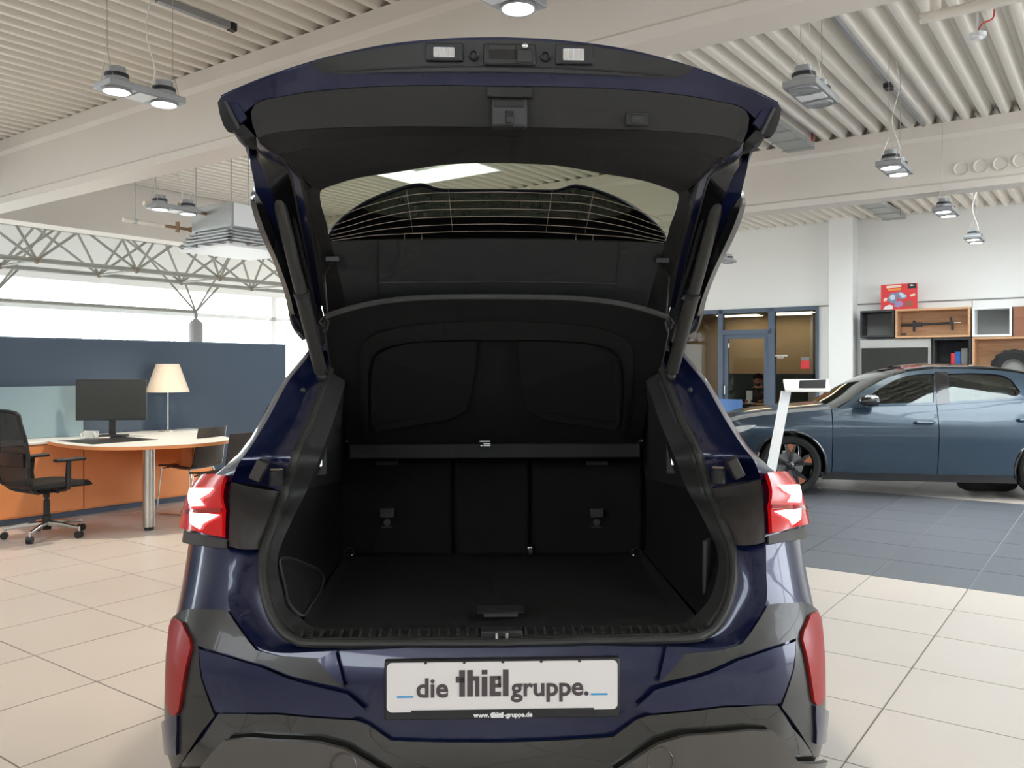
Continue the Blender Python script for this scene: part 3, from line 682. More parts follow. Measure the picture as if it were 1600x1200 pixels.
# office swivel chair
def office_chair():
    p = at_z(73, 838, 0); o = empty('office_chair', (p.x, p.y, 0), radians(-32))
    # local: +y is where the sitter looks
    for k in range(5):
        a = 2*pi*k/5+.35; c, s_ = cos(a), sin(a)
        MB().tube([(.03*c, .03*s_, .11), (.16*c, .16*s_, .105), (.31*c, .31*s_, .085)], [.025, .02, .014], 8).obj('base_arm', 'chrome', o)
        MB().cyl((.31*c, .31*s_, .05), (.31*c, .31*s_, .095), .012, n=8).obj('castor_stem', 'chrome', o)
        MB().cyl((.31*c-.022*s_, .31*s_+.022*c, .03), (.31*c+.022*s_, .31*s_-.022*c, .03), .03, n=16).obj('castor', 'black_plastic', o)
    MB().lathe([(0, .06), (.035, .06), (.035, .18), (.026, .185), (.026, .30), (.018, .31), (.018, .40), (0, .40)], n=16).obj('gas_column', 'black_plastic', o)
    MB().span((-.10, -.12, .375), (.10, .12, .42)).span((.10, -.02, .38), (.2, .0, .395)).span((.12, -.1, .35), (.16, -.06, .385)).obj('mechanism', 'black_plastic', o, bevel=.006)
    rows = []
    for yy, zz, th in ((-.24, .43, .02), (-.22, .425, .045), (-.05, .42, .055), (.15, .42, .055), (.25, .415, .05), (.28, .42, .02)):
        ww = .24 if abs(yy) < .2 else .225
        rows.append([(-ww, yy, zz+th*.2), (-ww+.03, yy, zz+th), (0, yy, zz+th-.01), (ww-.03, yy, zz+th), (ww, yy, zz+th*.2), (ww-.03, yy, zz), (-ww+.03, yy, zz)])
    mb = MB().loft(rows, close_u=True); mb.f += [tuple(range(7)), tuple(range(35, 42))]
    mb.obj('seat', 'black_fabric', o, bevel=.01)
    bz = [(.46, -.25), (.56, -.275), (.68, -.27), (.82, -.285), (.97, -.32), (1.06, -.35)]
    def bw(z): return interp([(.46, .20), (.6, .225), (.8, .215), (1.06, .185)], z)
    MB().loft([[(u*bw(z), y-.03*(1-u*u), z) for u in (-1, -.66, -.33, 0, .33, .66, 1)] for z, y in bz]).obj('back_mesh', 'black_mesh', o, solid=.006)
    fr = [(-bw(z), y, z) for z, y in bz] + [(bw(z), y, z) for z, y in reversed(bz)]
    MB().tube(cat_rom(fr, 3, True), .016, 8, True).obj('back_frame', 'black_plastic', o)
    MB().loft([[(u*.19, -.285-.02*(1-u*u), z) for u in (-1, -.5, 0, .5, 1)] for z in (.62, .73)]).obj('lumbar_pad', 'black_plastic', o, solid=.02)
    MB().tube(cat_rom([(-.21, -.26, .50), (-.17, -.2, .42), (-.06, -.1, .385), (.06, -.1, .385), (.17, -.2, .42), (.21, -.26, .50)], 5), .02, 8).obj('back_carrier', 'black_plastic', o)
    for s_ in (-1, 1):
        MB().tube([(s_*.17, .02, .41), (s_*.27, .03, .43), (s_*.285, .02, .52), (s_*.275, .03, .645)], [.02, .022, .024, .02], 8).obj('arm_post', 'black_plastic', o)
        MB().box((s_*.275, .04, .66), (.075, .25, .026)).obj('arm_pad', 'black_plastic', o, bevel=.01)
    return tag(o, 'black mesh office swivel chair with armrests and chrome star base before the orange desk', 'chair')
office_chair()
# visitor chairs
def visitor_chair(X, Y, rz, label):
    o = empty('visitor_chair', (X, Y, 0), rz)   # sitter looks along +y
    prof = [(.21, .455), (.18, .465), (.05, .45), (-.12, .44), (-.19, .46), (-.225, .52), (-.24, .62), (-.26, .75), (-.275, .84)]
    prof = [(q.x, q.y) for q in cat_rom([(a, b, 0) for a, b in prof], 4)]
    rows = []
    for k, (y, z) in enumerate(prof):
        t = k/(len(prof)-1); ww = .225 if t < .45 else .225-.02*(t-.45)/.55
        rows.append([(u*ww, y + (.03*(u*u) if t > .5 else 0), z + (.015*u*u if t <= .5 else 0)) for u in (-1, -.8, -.4, 0, .4, .8, 1)])
    MB().loft(rows).obj('shell', 'brown_shell', o, solid=.012)
    edge = [r[-1] for r in rows]
    MB().tube([(a[0]+.004, a[1], a[2]) for a in edge], .006, 6).obj('shell_edge', 'lamp_white', o)
    for s_ in (-1, 1):
        MB().tube([(s_*.20, .19, .45), (s_*.235, .22, .02), (s_*.235, .18, .008), (s_*.235, -.20, .008), (s_*.235, -.24, .02), (s_*.17, -.12, .44)], .0075, 7).obj('sled_leg', 'chrome', o)
    MB().tube([(-.17, -.12, .435), (.17, -.12, .435)], .0075, 7).tube([(-.2, .19, .44), (.2, .19, .44)], .0075, 7).obj('seat_rail', 'chrome', o)
    return tag(o, label, 'chair', 'dark visitor chairs at the desk')
visitor_chair(-3.17, 8.36, radians(72), 'brown shell visitor chair with chrome sled legs tucked behind the desk tip')
visitor_chair(-2.62, 7.72, radians(66), 'dark visitor chair half hidden by the blue car')
# ================================================================== shelving on the back wall
YS = 14.22
def cube(px0, py0, px1, py1, m, inner, label, nm='shelf_box', back=True):
    xa, z1 = room_y(px0, py0, YS); xb, z0 = room_y(px1, py1, YS)
    _, z1b = room_y(px1, py0, YS)
    o = empty(nm, rw(xa, YS, z0), RZ); w_ = xb-xa; h_ = z1-z0; t = .03; D = YB-YS-.01
    MB().span((0, 0, 0), (w_, D, t)).obj('bottom_board', m, o); MB().span((0, 0, h_-t), (w_, D, h_)).obj('top_board', m, o)
    MB().span((0, 0, t), (t, D, h_-t)).obj('side_board', m, o); MB().span((w_-t, 0, t), (w_, D, h_-t)).obj('side_board', m, o)
    MB().span((t, D-.03, t), (w_-t, D, h_-t)).obj('back_board', inner, o)
    tag(o, label, 'shelf'); return o, w_, h_
cube(1344, 486, 1397, 526.5, 'box_black', 'box_inner_grey', 'black open wall box left of the oak box with the bar')
ob, ow, oh = cube(1399, 483.5, 1516, 526, 'oak', 'oak', 'wide oak wall box holding a black tow bar')
cube(1519, 480.5, 1581, 525, 'white_frame', 'box_inner_grey', 'white framed open wall box between oak and brown boxes')
xa, z1 = room_y(1583, 479, YS); xb, z0 = room_y(1640, 525, YS)
o = rempty('wall_cabinet', xa, YS, z0); MB().span((0, .02, 0), (xb-xa, .37, z1-z0)).obj('body', 'walnut', o); MB().span((.004, 0, .004), (xb-xa-.004, .02, z1-z0-.004)).obj('door', 'walnut', o)
tag(o, 'closed brown wall cabinet at the right edge', 'cabinet')
cube(1457, 528.5, 1517, 640, 'box_black', 'box_black', 'tall black open wall box right of the television')
cube(1519, 527, 1660, 640, 'oak', 'oak', 'large oak wall box with a black wheel behind the grey car roof')
# television in a grey panel
xa, z1 = room_y(1344, 531, YS+.05); xb, z0 = room_y(1455, 660, YS+.05)
o = rempty('tv_panel', xa, YS+.05, z0); MB().span((0, 0, 0), (xb-xa, .32, z1-z0)).obj('panel', 'box_grey', o, bevel=.004)
tag(o, 'light grey wall panel framing the television', 'panel')
xa, z1 = room_y(1346, 544, YS); xb, z0 = room_y(1449, 620, YS)
o = rempty('television', xa, YS, z0); MB().span((0, 0, 0), (xb-xa, .05, z1-z0)).obj('bezel', 'black_plastic', o, bevel=.004); MB().span((.012, -.003, .012), (xb-xa-.012, 0, z1-z0-.012)).obj('screen', 'screen_off', o)
tag(o, 'large dark television on the wall behind the grey car', 'television')
# tow bar in the oak box
xa, za = room_y(1408, 508, YS+.12); xb, zb = room_y(1499, 506, YS+.12)
o = rempty('tow_bar', xa, YS+.12, za); L = xb-xa
MB().cyl((0, 0, 0), (L*.3, 0, .0), .022, n=12).cyl((L*.3, 0, 0), (L*.85, 0, .012), .018, n=12).obj('shaft', 'black_plastic', o)
MB().cyl((L*.85, 0, .012), (L*1.02, 0, .014), .006, n=8).obj('thin_rod', 'steel', o)
MB().box((L*.23, 0, -.02), (.03, .08, .17)).box((L*.30, 0, 0), (.11, .07, .07)).obj('left_bracket', 'black_plastic', o, bevel=.006)
MB().box((L*.86, 0, .04), (.03, .06, .12)).box((L*.885, 0, -.03), (.03, .06, .13)).obj('right_bracket', 'black_plastic', o, bevel=.006)
MB().cyl((L*.23, 0, 0), (L*.23, .2, 0), .01, n=8).cyl((L*.86, 0, 0), (L*.86, .2, 0), .01, n=8).obj('wall_peg', 'steel', o)
tag(o, 'black tow bar mounted inside the oak wall box', 'tow bar')
xa, za = room_y(1402, 523, YS+.1); o = rempty('name_tag', xa+.09, YS+.1, za+.02); MB().span((-.04, 0, -.03), (.04, .04, -.02)).obj('foot', 'black_plastic', o); MB().box((0, .015, -.012), (.08, .004, .03), rx=-.4).obj('card', 'black_plastic', o)
tag(o, 'small black tag in the lower corner of the oak box', 'tag')
# wheel lying in the large oak box
xa, za = room_y(1584, 575, YS+.1); o = rempty('spare_wheel', xa, YS+.13, za-.03)
MB().lathe([(.16, -.10), (.26, -.11), (.30, -.07), (.30, .07), (.26, .11), (.16, .10)], n=32, axis='Y').obj('tyre', 'black_fabric', o)
MB().lathe([(.16, -.09), (.15, -.04), (.03, -.06), (0, -.06)], n=24, axis='Y').obj('rim', 'box_inner_grey', o)
for k in range(16):
    a = 2*pi*k/16; MB().box((.30*cos(a), 0, .30*sin(a)), (.02, .16, .05), ry=-a).obj('tread_block', 'black_plastic', o)
tag(o, 'black knobbly wheel in the large oak wall box', 'wheel')
xa, za = room_y(1497, 556, YS+.15)
for k, (px, wd, hh, m, lb) in enumerate(((1489, .030, .20, 'poster_red', 'red book standing in the tall black wall box'), (1496.5, .038, .22, 'cable_blue', 'blue book beside the red one in the black wall box'), (1507, .045, .27, 'box_inner_grey', 'grey book at the right of the black wall box'))):
    x, z = room_y(px, 569, YS+.15); o = rempty('book', x, YS+.15, z-.03)
    MB().span((-wd, 0, 0), (-wd+.006, .16, hh)).span((wd-.006, 0, 0), (wd, .16, hh)).span((-wd, 0, 0), (wd, .006, hh)).obj('cover', m, o)
    MB().span((-wd+.006, .006, .004), (wd-.006, .155, hh-.004)).obj('pages', 'paper', o); tag(o, lb, 'book')
bxx, bz_ = room_y(1498, 569, YS+.15); o = rempty('inner_shelf', bxx-.02, YS+.02, bz_-.055); MB().span((-.21, 0.02, 0), (.21, .30, .024)).obj('board', 'box_black', o, bevel=.003); MB().span((-.21, .27, -.03), (.21, .30, 0)).obj('rear_lip', 'box_black', o)
tag(o, 'black shelf board carrying the books in the black wall box', 'shelf')
# red poster standing on the shelves
x, z = room_y(1404.5, 484, YS+.06); o = rempty('poster', x, YS+.06, z+.005)
pw, ph = .53, .40
def pp(u, v): return (-pw/2+u*pw, 0, v*ph)
MB().span((-pw/2, 0, 0), (pw/2, .02, ph)).obj('board', 'poster_red', o)
def pblk(poly, m, k=1, nm='print'): MB().plate([(-pw/2+u*pw, -.0012*k, v*ph) for u, v in poly], (0, .001, 0)).obj(nm, m, o, smooth=False)
pblk([(.74, .80), (.97, .80), (.97, .99), (.74, .99)], 'black_plastic')
pblk([(.80, .90), (.90, .90), (.87, .95), (.83, .95)], 'paper', 2)
pblk([(.16, .85), (.56, .87), (.57, .96), (.15, .94)], 'lamp_shade')
pblk([(.2, .74), (.56, .76), (.56, .84), (.19, .82)], 'poster_orange')
pblk([(.19, .40), (.24, .60), (.32, .66), (.42, .64), (.47, .42), (.40, .24), (.28, .26)], 'poster_blue')
pblk([(.24, .48), (.30, .60), (.38, .58), (.40, .42), (.3, .36)], 'poster_pale', 2)
pblk([(.42, .66), (.55, .70), (.72, .54), (.72, .46), (.58, .38), (.50, .42)], 'poster_blue', 2)
pblk([(.50, .62), (.56, .66), (.70, .53), (.66, .46), (.58, .46)], 'poster_pale', 3)
pblk([(.36, .12), (.42, .30), (.54, .34), (.62, .26), (.60, .14), (.48, .08)], 'poster_lilac', 2)
pblk([(.64, .10), (.68, .32), (.80, .34), (.90, .24), (.86, .10)], 'poster_brown')
pblk([(.06, .02), (.12, .14), (.24, .20), (.34, .16), (.33, .02)], 'paper', 3)
pblk([(.08, .45), (.18, .48), (.17, .36), (.08, .33)], 'lamp_shade'); pblk([(.80, .56), (.94, .60), (.94, .52), (.82, .48)], 'lamp_shade')
tag(o, 'red advertising poster standing on top of the wall boxes', 'poster')
# ================================================================== office interior
o = rempty('office_partition', -7.0, 17.6, 0); MB().span((0, 0, 0), (2.2, .05, 1.28)).obj('panel', 'office_panel', o); MB().span((0, -.01, 1.28), (2.2, .06, 1.30)).obj('top_rail', 'blue_frame', o)
tag(o, 'dark green desk partition behind the seated man in the office', 'partition')
o = rempty('office_desk', -6.35, 15.75, 0)
MB().span((-.4, 0, .72), (1.15, .75, .75)).obj('tabletop', 'desk_wood', o)
for u, v in ((-.35, .05), (1.1, .05), (-.35, .7), (1.1, .7)): MB().cyl((u, v, 0), (u, v, .72), .025, n=10).obj('leg', 'steel', o)
tag(o, 'brown office desk with the seated man behind the glass', 'desk')
o = rempty('office_counter', -4.9, 16.4, 0); MB().span((0, 0, 0), (1.4, .5, .98)).obj('body', 'office_panel', o); MB().span((-.02, -.03, .98), (1.42, .53, 1.02)).obj('top', 'white_laminate', o)
MB().span((-.01, -.004, .05), (.3, .0, .95)).obj('front_panel', 'box_grey', o)
tag(o, 'low office counter with white top behind the right glass pane', 'counter')
p = at_d(1145, 640, 15.0); o = empty('blue_chair', (p.x, p.y+.15, 0), RZ)
MB().loft([[(u*.21, -.02+.03*u*u, z) for u in (-1, -.5, 0, .5, 1)] for z in (.55, .7, .86)]).obj('backrest', 'chair_blue', o, solid=.03)
MB().span((-.22, 0, .43), (.22, .42, .47)).obj('seat', 'chair_blue', o, bevel=.01)
for u, v in ((-.2, .02), (.2, .02), (-.2, .4), (.2, .4)): MB().cyl((u, v, 0), (u, v, .43 if v > .1 else .6), .012, n=8).obj('leg', 'chrome', o)
tag(o, 'blue office chair seen through the glass door', 'chair')
p = at_d(1171, 620, 16.1); o = empty('desk_monitor', (p.x, p.y, .75), RZ+.5)
MB().span((-.055, 0, .06), (.055, .03, .24)).obj('case', 'lamp_white', o, bevel=.004); MB().span((-.02, .01, 0), (.02, .03, .08)).obj('neck', 'lamp_white', o); MB().span((-.07, -.04, 0), (.07, .07, .01)).obj('foot', 'lamp_white', o)
tag(o, 'small white device on the office desk beside the seated man', 'device')
o = rempty('potted_plant', -6.75, 15.4, 0)
MB().lathe([(0, 0), (.13, 0), (.17, .4), (.15, .4), (.14, .36), (0, .36)], n=16).obj('pot', 'lamp_white', o)
mb = MB(); rnd = random.Random(3)
for k in range(46):
    a = rnd.random()*2*pi; L = .15+.2*rnd.random(); z0 = .4+.6*rnd.random(); c, s_ = cos(a), sin(a)
    mb.add([(0, 0, z0), (L*.5*c-.05*s_, L*.5*s_+.05*c, z0+.12), (L*c, L*s_, z0+.05), (L*.5*c+.05*s_, L*.5*s_-.05*c, z0+.12)], [(0, 1, 2, 3)])
mb.obj('leaves', 'pale_leaf', o, solid=.002)['kind'] = 'stuff'
MB().cyl((0, 0, .36), (0, 0, 1.0), .015, n=6).obj('stem', 'pale_bark', o)
tag(o, 'leafy potted plant behind the left office pane', 'plant')
# seated man: one skinned body, clothes and hair as children
def seated_man():
    p = at_d(1185, 600, 16.55); o = empty('person', (p.x, p.y, 0), radians(155))
    def skin(nm, V, E, R, m):
        bm = bmesh.new(); ly = bm.verts.layers.skin.verify(); vs = []
        for k, (q, r) in enumerate(zip(V, R)):
            v = bm.verts.new(q); d = v[ly]; d.radius = (r[0], r[1]) if isinstance(r, tuple) else (r, r); d.use_root = k == 0; vs.append(v)
        for a, b in E: bm.edges.new((vs[a], vs[b]))
        me = bpy.data.meshes.new(nm); bm.to_mesh(me); bm.free()
        ob = bpy.data.objects.new(nm, me); C.objects.link(ob); ob.parent = o
        ob.modifiers.new('skin', 'SKIN').use_smooth_shade = True
        ss = ob.modifiers.new('sub', 'SUBSURF'); ss.levels = 2; ss.render_levels = 2
        me.materials.append(MATS[m]); return ob
    V = [(0, 0, .52), (0, 0, .70), (0, .02, .88), (0, .02, .99), (0, .03, 1.06), (0, .06, 1.15), (0, .06, 1.25),
         (.17, .02, .96), (.25, .10, .79), (.14, .30, .79), (-.17, .02, .96), (-.25, .10, .79), (-.12, .30, .79),
         (.1, .05, .5), (.12, .42, .5), (.12, .44, .1), (.12, .55, .05), (-.1, .05, .5), (-.12, .42, .5), (-.12, .44, .1), (-.12, .55, .05)]
    E = [(0,1),(1,2),(2,3),(3,4),(4,5),(5,6),(3,7),(7,8),(8,9),(3,10),(10,11),(11,12),(0,13),(13,14),(14,15),(15,16),(0,17),(17,18),(18,19),(19,20)]
    R = [.13,.13,.15,.12,.05,.085,.075,.065,.05,.035,.065,.05,.035,.085,.07,.05,.04,.085,.07,.05,.04]
    skin('body', V, E, R, 'skin')
    skin('shirt', V[:4]+[V[7], V[8], tuple(Vector(V[8]).lerp(Vector(V[9]), .7)), V[10], V[11], tuple(Vector(V[11]).lerp(Vector(V[12]), .7)), (0, .02, 1.035)], [(0,1),(1,2),(2,3),(3,4),(4,5),(5,6),(3,7),(7,8),(8,9),(3,10)], [.145,.145,.17,.145,.085,.064,.052,.085,.064,.052,.085], 'shirt')
    skin('trousers', [V[0]]+V[13:16]+V[17:20], [(0,1),(1,2),(2,3),(0,4),(4,5),(5,6)], [.14,.1,.085,.065,.1,.085,.065], 'black_fabric')
    for s_ in (-1, 1):
        c = Vector((.13*s_+.01, .30, .79))
        for k in range(4): MB().tube([c+Vector((-.026+.017*k, 0, 0)), c+Vector((-.03*s_-.02+.015*k, .05+.006*(1.5-abs(k-1.5)), .006)), c+Vector((-.04*s_-.02+.014*k, .085+.01*(1.5-abs(k-1.5)), -.012))], [.010, .009, .007], 7).obj('finger', 'skin', o)
        MB().tube([c+Vector((-.03*s_, 0, 0)), c+Vector((-.055*s_, .03, .0)), c+Vector((-.06*s_, .055, -.008))], [.011, .010, .008], 7).obj('thumb', 'skin', o)
    mb = MB().ball((0, .025, 1.235), (.094, .098, .085), 16, 10).obj('hair', 'hair', o)
    MB().ball((0, .105, 1.10), (.055, .042, .035), 12, 8).obj('beard', 'hair', o)
    for s_ in (-1, 1):
        MB().ball((s_*.033, .137, 1.185), .011, 8, 6).obj('eye', 'black_plastic', o); MB().ball((s_*.088, .05, 1.17), (.012, .025, .03), 8, 6).obj('ear', 'skin', o)
    MB().tube([(0, .135, 1.19), (0, .16, 1.155)], [.008, .015], 8).obj('nose', 'skin', o); MB().box((0, .155, 1.12), (.05, .01, .01)).obj('mouth', 'poster_brown', o)
    tag(o, 'dark-haired bearded person in dark clothes seated at the office desk', 'person')
    c = empty('desk_chair', (p.x, p.y, 0), radians(155))
    MB().span((-.23, -.2, .36), (.23, .28, .41)).obj('seat', 'black_fabric', c, bevel=.015)
    MB().span((-.22, -.26, .45), (.22, -.21, .95)).obj('backrest', 'black_fabric', c, bevel=.015); MB().cyl((0, 0, .03), (0, 0, .36), .03).span((-.03, -.25, .33), (.03, 0, .5)).obj('column', 'black_plastic', c)
    for k in range(5): MB().tube([(0, 0, .06), (.3*cos(k*2*pi/5), .3*sin(k*2*pi/5), .02)], .018, 8).obj('base_arm', 'black_plastic', c)
    tag(c, 'black desk chair under the seated person in the office', 'chair')
seated_man()
# ================================================================== price stand
Yp = 8.2
b0 = at_d(1193, 803, Yp); t0 = at_d(1229, 612, Yp)
o = empty('price_stand', (b0.x, b0.y, 0))
dx, dz = t0.x-b0.x, t0.z
n_ = Vector((dx, 0, dz)).normalized(); sd = Vector((n_.z, 0, -n_.x))*.045
MB().plate([Vector((0, 0, .02))-sd, Vector((0, 0, .02))+sd, Vector((dx, 0, dz))+sd, Vector((dx, 0, dz))-sd], (0, .03, 0)).obj('post', 'white_frame', o, bevel=.003)
MB().span((-.22, -.18, 0), (.16, .22, .02)).obj('foot_plate', 'white_frame', o, bevel=.004)
MB().plate([(dx-.04, -.08, dz), (dx+.39, -.08, dz), (dx+.47, .17, dz+.10), (dx+.02, .17, dz+.10)], (0, -.006, .02)).obj('board', 'white_laminate', o)
MB().plate([(dx+.10, -.05, dz+.034), (dx+.36, -.05, dz+.034), (dx+.44, .15, dz+.114), (dx+.17, .13, dz+.106)], (0, -.001, .003)).obj('printed_sheet', 'black_fabric', o)
MB().plate([(dx+.12, -.075, dz+.024), (dx+.33, -.075, dz+.024), (dx+.345, -.055, dz+.032), (dx+.13, -.055, dz+.032)], (0, -.001, .003)).obj('price_line', 'box_grey', o)
tag(o, 'slanted white price stand with a tilted board beside the grey car', 'stand')
# ================================================================== grey-blue crossover parked on the slate tiles
mat('petrol_paint', (0.028, 0.054, 0.084), 0.28, 0.35, 1.0)
mat('gloss_black', (0.008, 0.008, 0.009), 0.12, coat=1.0)
mat('copper', (0.36, 0.13, 0.065), 0.4, 0.6)
mat('rubber', (0.016, 0.016, 0.016), 0.75)
mat('seat_dark', (0.018, 0.018, 0.02), 0.8)
pane('car_glass', (0.42, 0.50, 0.46), 0.10)
mat('head_glass', (0.7, 0.72, 0.75), 0.08, 0.3, 1.0)
mat('alu', (0.20, 0.20, 0.21), 0.3, 0.9)
def make_crossover():
    RZC = radians(-9.8); p0 = at_z(1236, 775, 0.0)
    root = empty('crossover_car', (p0.x, p0.y, 0), RZC)
    c, s = cos(RZC), sin(RZC); HW = .92
    YT = [(.20, .07), (.32, .045), (.50, .02), (.66, .0), (.78, .004), (.86, .03), (.95, .055), (1.0, .075), (1.2, .165), (1.45, .30), (1.6, .38)]
    def ys(u, z):
        y = sinterp(YT, z)
        if u < .1: y += .34*((.1-u)/.95)**2.4
        if u > 2.9: y += .30*((u-2.9)/.75)**2.2
        return y
    def V(px, py):
        d = Vector(((px-CX)/F, 1, (CY-py)/F)); o = Vector((0, 0, H)); t = 9.0; y = 0
        for _ in range(30):
            # plane local y = const
            k = (y - (-(p0.x)*(-s) - p0.y*c)) / (-s*d.x + c*d.y); q = o + d*k
            u = (q.x-p0.x)*c + (q.y-p0.y)*s; y += .6*(ys(u, q.z)-y)
        return (u, q.z)
    def S(u, z): return Vector((u, ys(u, z), z))
    def Smir(u, z): return Vector((u, 2*HW-ys(u, z), z))
    def px(*pts): return [V(*q) for q in pts]
    def both(name, m, outline, step=.06, holes=(), solid=.012, off=0, lift=0.0, sub=None, par=None):
        out = []
        for sd, fn in ((0, S), (1, Smir)):
            mb = MB(); g_ = (lambda u, z, fn=fn, sd=sd: fn(u, z) + Vector((0, lift if sd else -lift, 0)))
            cdt_patch(mb, outline, step, g_, holes); out.append(mb.obj(name, m, par[sd] if par else root, solid=solid, off=0, angle=60))
        return out
    sf, _ = V(1301, 690); sb, _ = V(1467, 690); sr = sb+1.02
    R_ = .385; wz = .335; WB = 2.68
    def arch(u0, a0, a1, n=14, r=R_): return [(u0+r*cos(a0+(a1-a0)*k/n), wz+r*sin(a0+(a1-a0)*k/n)) for k in range(n+1)]
    gp = .004; zs = .235
    a_ = math.asin((wz-zs)/R_)
    belt = [(u, z) for u, z in px((1299, 640), (1340, 637), (1400, 634.5), (1469, 633), (1540, 628.5), (1594, 624))]
    zb = lambda u: interp(belt, u) if u < belt[-1][0] else belt[-1][1]+.04*(u-belt[-1][0])
    hood_e = [(-.84, .66), (-.72, .76), (-.5, .84), (-.2, .895), (.15, .93), (sf, zb(sf))]
    ze = lambda u: sinterp(hood_e, u)
    # lower panels
    fen = [(-.82, .22), (-R_*cos(a_), zs)] + list(reversed(arch(0, -a_, pi+a_)))[0:] + [(sf-gp, zs)]
    fen += [(sf-gp, zb(sf))] + [(u, ze(u)) for u in (.15, -.2, -.5, -.72, -.84)]
    both('front_fender', 'petrol_paint', fen)
    fd = [(sf+gp, zs), (sb-gp, zs), (sb-gp, zb(sb))] + [(u, zb(u)) for u in (sf+.75, sf+.5, sf+.25)] + [(sf+gp, zb(sf))]
    fdo = both('front_door', 'petrol_paint', fd)
    ra = WB+R_*cos(pi+a_)
    rdar = [q for q in reversed(arch(WB, pi/2, pi+a_)) ]
    rdar = [q for q in rdar if q[0] < sr-.01]
    rd = [(sb+gp, zs), (ra, zs)] + rdar + [(sr-gp, rdar[-1][1]+.05)] + [(sr-gp, zb(sr))] + [(u, zb(u)) for u in (sr-.3, sr-.6)] + [(sb+gp, zb(sb))]
    rdo = both('rear_door', 'petrol_paint', rd)
    qa = [q for q in reversed(arch(WB, -a_, pi+a_)) if q[0] > sr+.01]
    qp = [(sr+gp, rdar[-1][1]+.05)] + qa + [(3.45, .24), (3.56, .4), (3.60, .7), (3.58, .95), (3.45, 1.08), (sr+.45, zb(sr+.3)), (sr+gp, zb(sr))]
    both('rear_quarter', 'petrol_paint', qp)
    # sill strip and arch lips
    both('sill_trim', 'black_plastic', [(sf-.1, zs-.05), (ra+.02, zs-.05), (ra, zs+.03), (sf-.12, zs+.03)], lift=.006)
    for u0 in (0, WB):
        for fn in (S, Smir):
            MB().tube([fn(*q)+Vector((0, .004, 0)) for q in arch(u0, -a_, pi+a_, 24, R_-.004)], .016, 8).obj('arch_lip', 'gloss_black', root)
            yy = .06 if fn is S else 2*HW-.06
            MB().loft([[(u0+R_*cos(t), y_, wz+R_*sin(t)) for t in [(-a_)+(pi+2*a_)*k/18 for k in range(19)]] for y_ in ((yy-.03, yy+.28) if fn is S else (yy+.03, yy-.28))]).obj('wheel_well', 'rubber', root, solid=.01)
    # greenhouse side
    rail = px((1306, 641), (1330, 624), (1355, 606.5), (1390, 589.5), (1418, 581.5), (1460, 577), (1512, 577), (1565, 580), (1600, 585.5))
    ue, zr_ = rail[-1]
    rail += [(ue+.25, zr_-.045), (ue+.5, zr_-.12), (ue+.72, zr_-.25)]
    ss = [q for q in rail]
    w1 = px((1338, 632.5), (1355, 619), (1375, 606), (1395, 595.5), (1418, 587.5), (1440, 585), (1460, 584.5), (1458, 629))
    w2 = px((1480, 584.5), (1515, 583.5), (1547, 584.5), (1566, 587), (1580, 594), (1594, 613), (1590, 618), (1582, 622), (1483, 628))
    w3u = [(ue+.04, zr_-.07), (ue+.30, zr_-.12), (ue+.36, zr_-.19), (ue+.1, zr_-.21)]
    gh = rail + [(3.45, 1.08), (sr+.45, zb(sr+.3)), (sr, zb(sr))] + [(u, zb(u)) for u in (sb+.5, sb, sf+.5)] + [(sf, zb(sf))]
    both('side_frame', 'petrol_paint', gh, .05, [w1, w2, w3u], solid=.02)
    both('side_window', 'car_glass', w1, .08, lift=-.008, solid=.004, par=fdo)
    both('side_window', 'car_glass', w2, .08, lift=-.008, solid=.004, par=rdo)
    both('quarter_window', 'car_glass', w3u, .08, lift=-.008, solid=.004)
    pil = px((1459, 581), (1463, 631.5), (1482, 630), (1479, 581))
    both('pillar_cover', 'gloss_black', pil, .05, lift=.014, solid=.003)
    both('door_card', 'seat_dark', [(sf+.05, .35), (sr-.05, .35), (sr-.05, zb(sr)-.01), (sb, zb(sb)-.01), (sf+.05, zb(sf)-.01)], .12, lift=-.05, solid=.01)
    for fn in (S, Smir):
        MB().tube([fn(u, z)+Vector((0, 0, .006)) for u, z in [(u, zb(u)) for u in [sf+.02+k*(sr-sf)/24 for k in range(25)]]], .007, 6).obj('belt_moulding', 'alu', root)
        MB().tube([fn(u, z)+Vector((0, .05 if fn is S else -.05, .025)) for u, z in cat_rom([(a, b, 0) for a, b in rail[4:11]], 4) and [(q.x, q.y) for q in cat_rom([(a, b, 0) for a, b in rail[4:11]], 4)]], .014, 8).obj('roof_rail', 'gloss_black', root)
    # top surfaces
    def strip(name, m, pts, crown, solid=.01):
        rows = []
        pts = [(q.x, q.y) for q in cat_rom([(a, b, 0) for a, b in pts], 4)]
        for u, z in pts:
            y0 = ys(u, z); y1 = 2*HW-y0; cr = crown(u) if callable(crown) else crown
            rows.append([(u, y0+(y1-y0)*k/16, z+cr*(1-(2*k/16-1)**2)**.75) for k in range(17)])
        return MB().loft(rows).obj(name, m, root, solid=solid, angle=60)
    strip('bonnet', 'petrol_paint', hood_e, .055)
    iw = 4
    strip('windscreen', 'car_glass', [hood_e[-1]]+rail[1:iw+1], lambda u: .055, .005)
    strip('roof', 'gloss_black', rail[iw:11], .062)
    strip('rear_screen', 'car_glass', rail[10:]+[(3.45, 1.08)], .05, .005)
    strip('tailgate_panel', 'petrol_paint', [(3.45, 1.08), (3.58, .95), (3.60, .7), (3.56, .4), (3.45, .24)], 0.0)
    # nose
    rows = []
    for z, u in ((.22, -.80), (.35, -.84), (.5, -.86), (.60, -.855), (.66, -.84)):
        y0 = ys(u, z); y1 = 2*HW-y0
        rows.append([(u-.10*(1-(2*k/16-1)**2), y0+(y1-y0)*k/16, z) for k in range(17)])
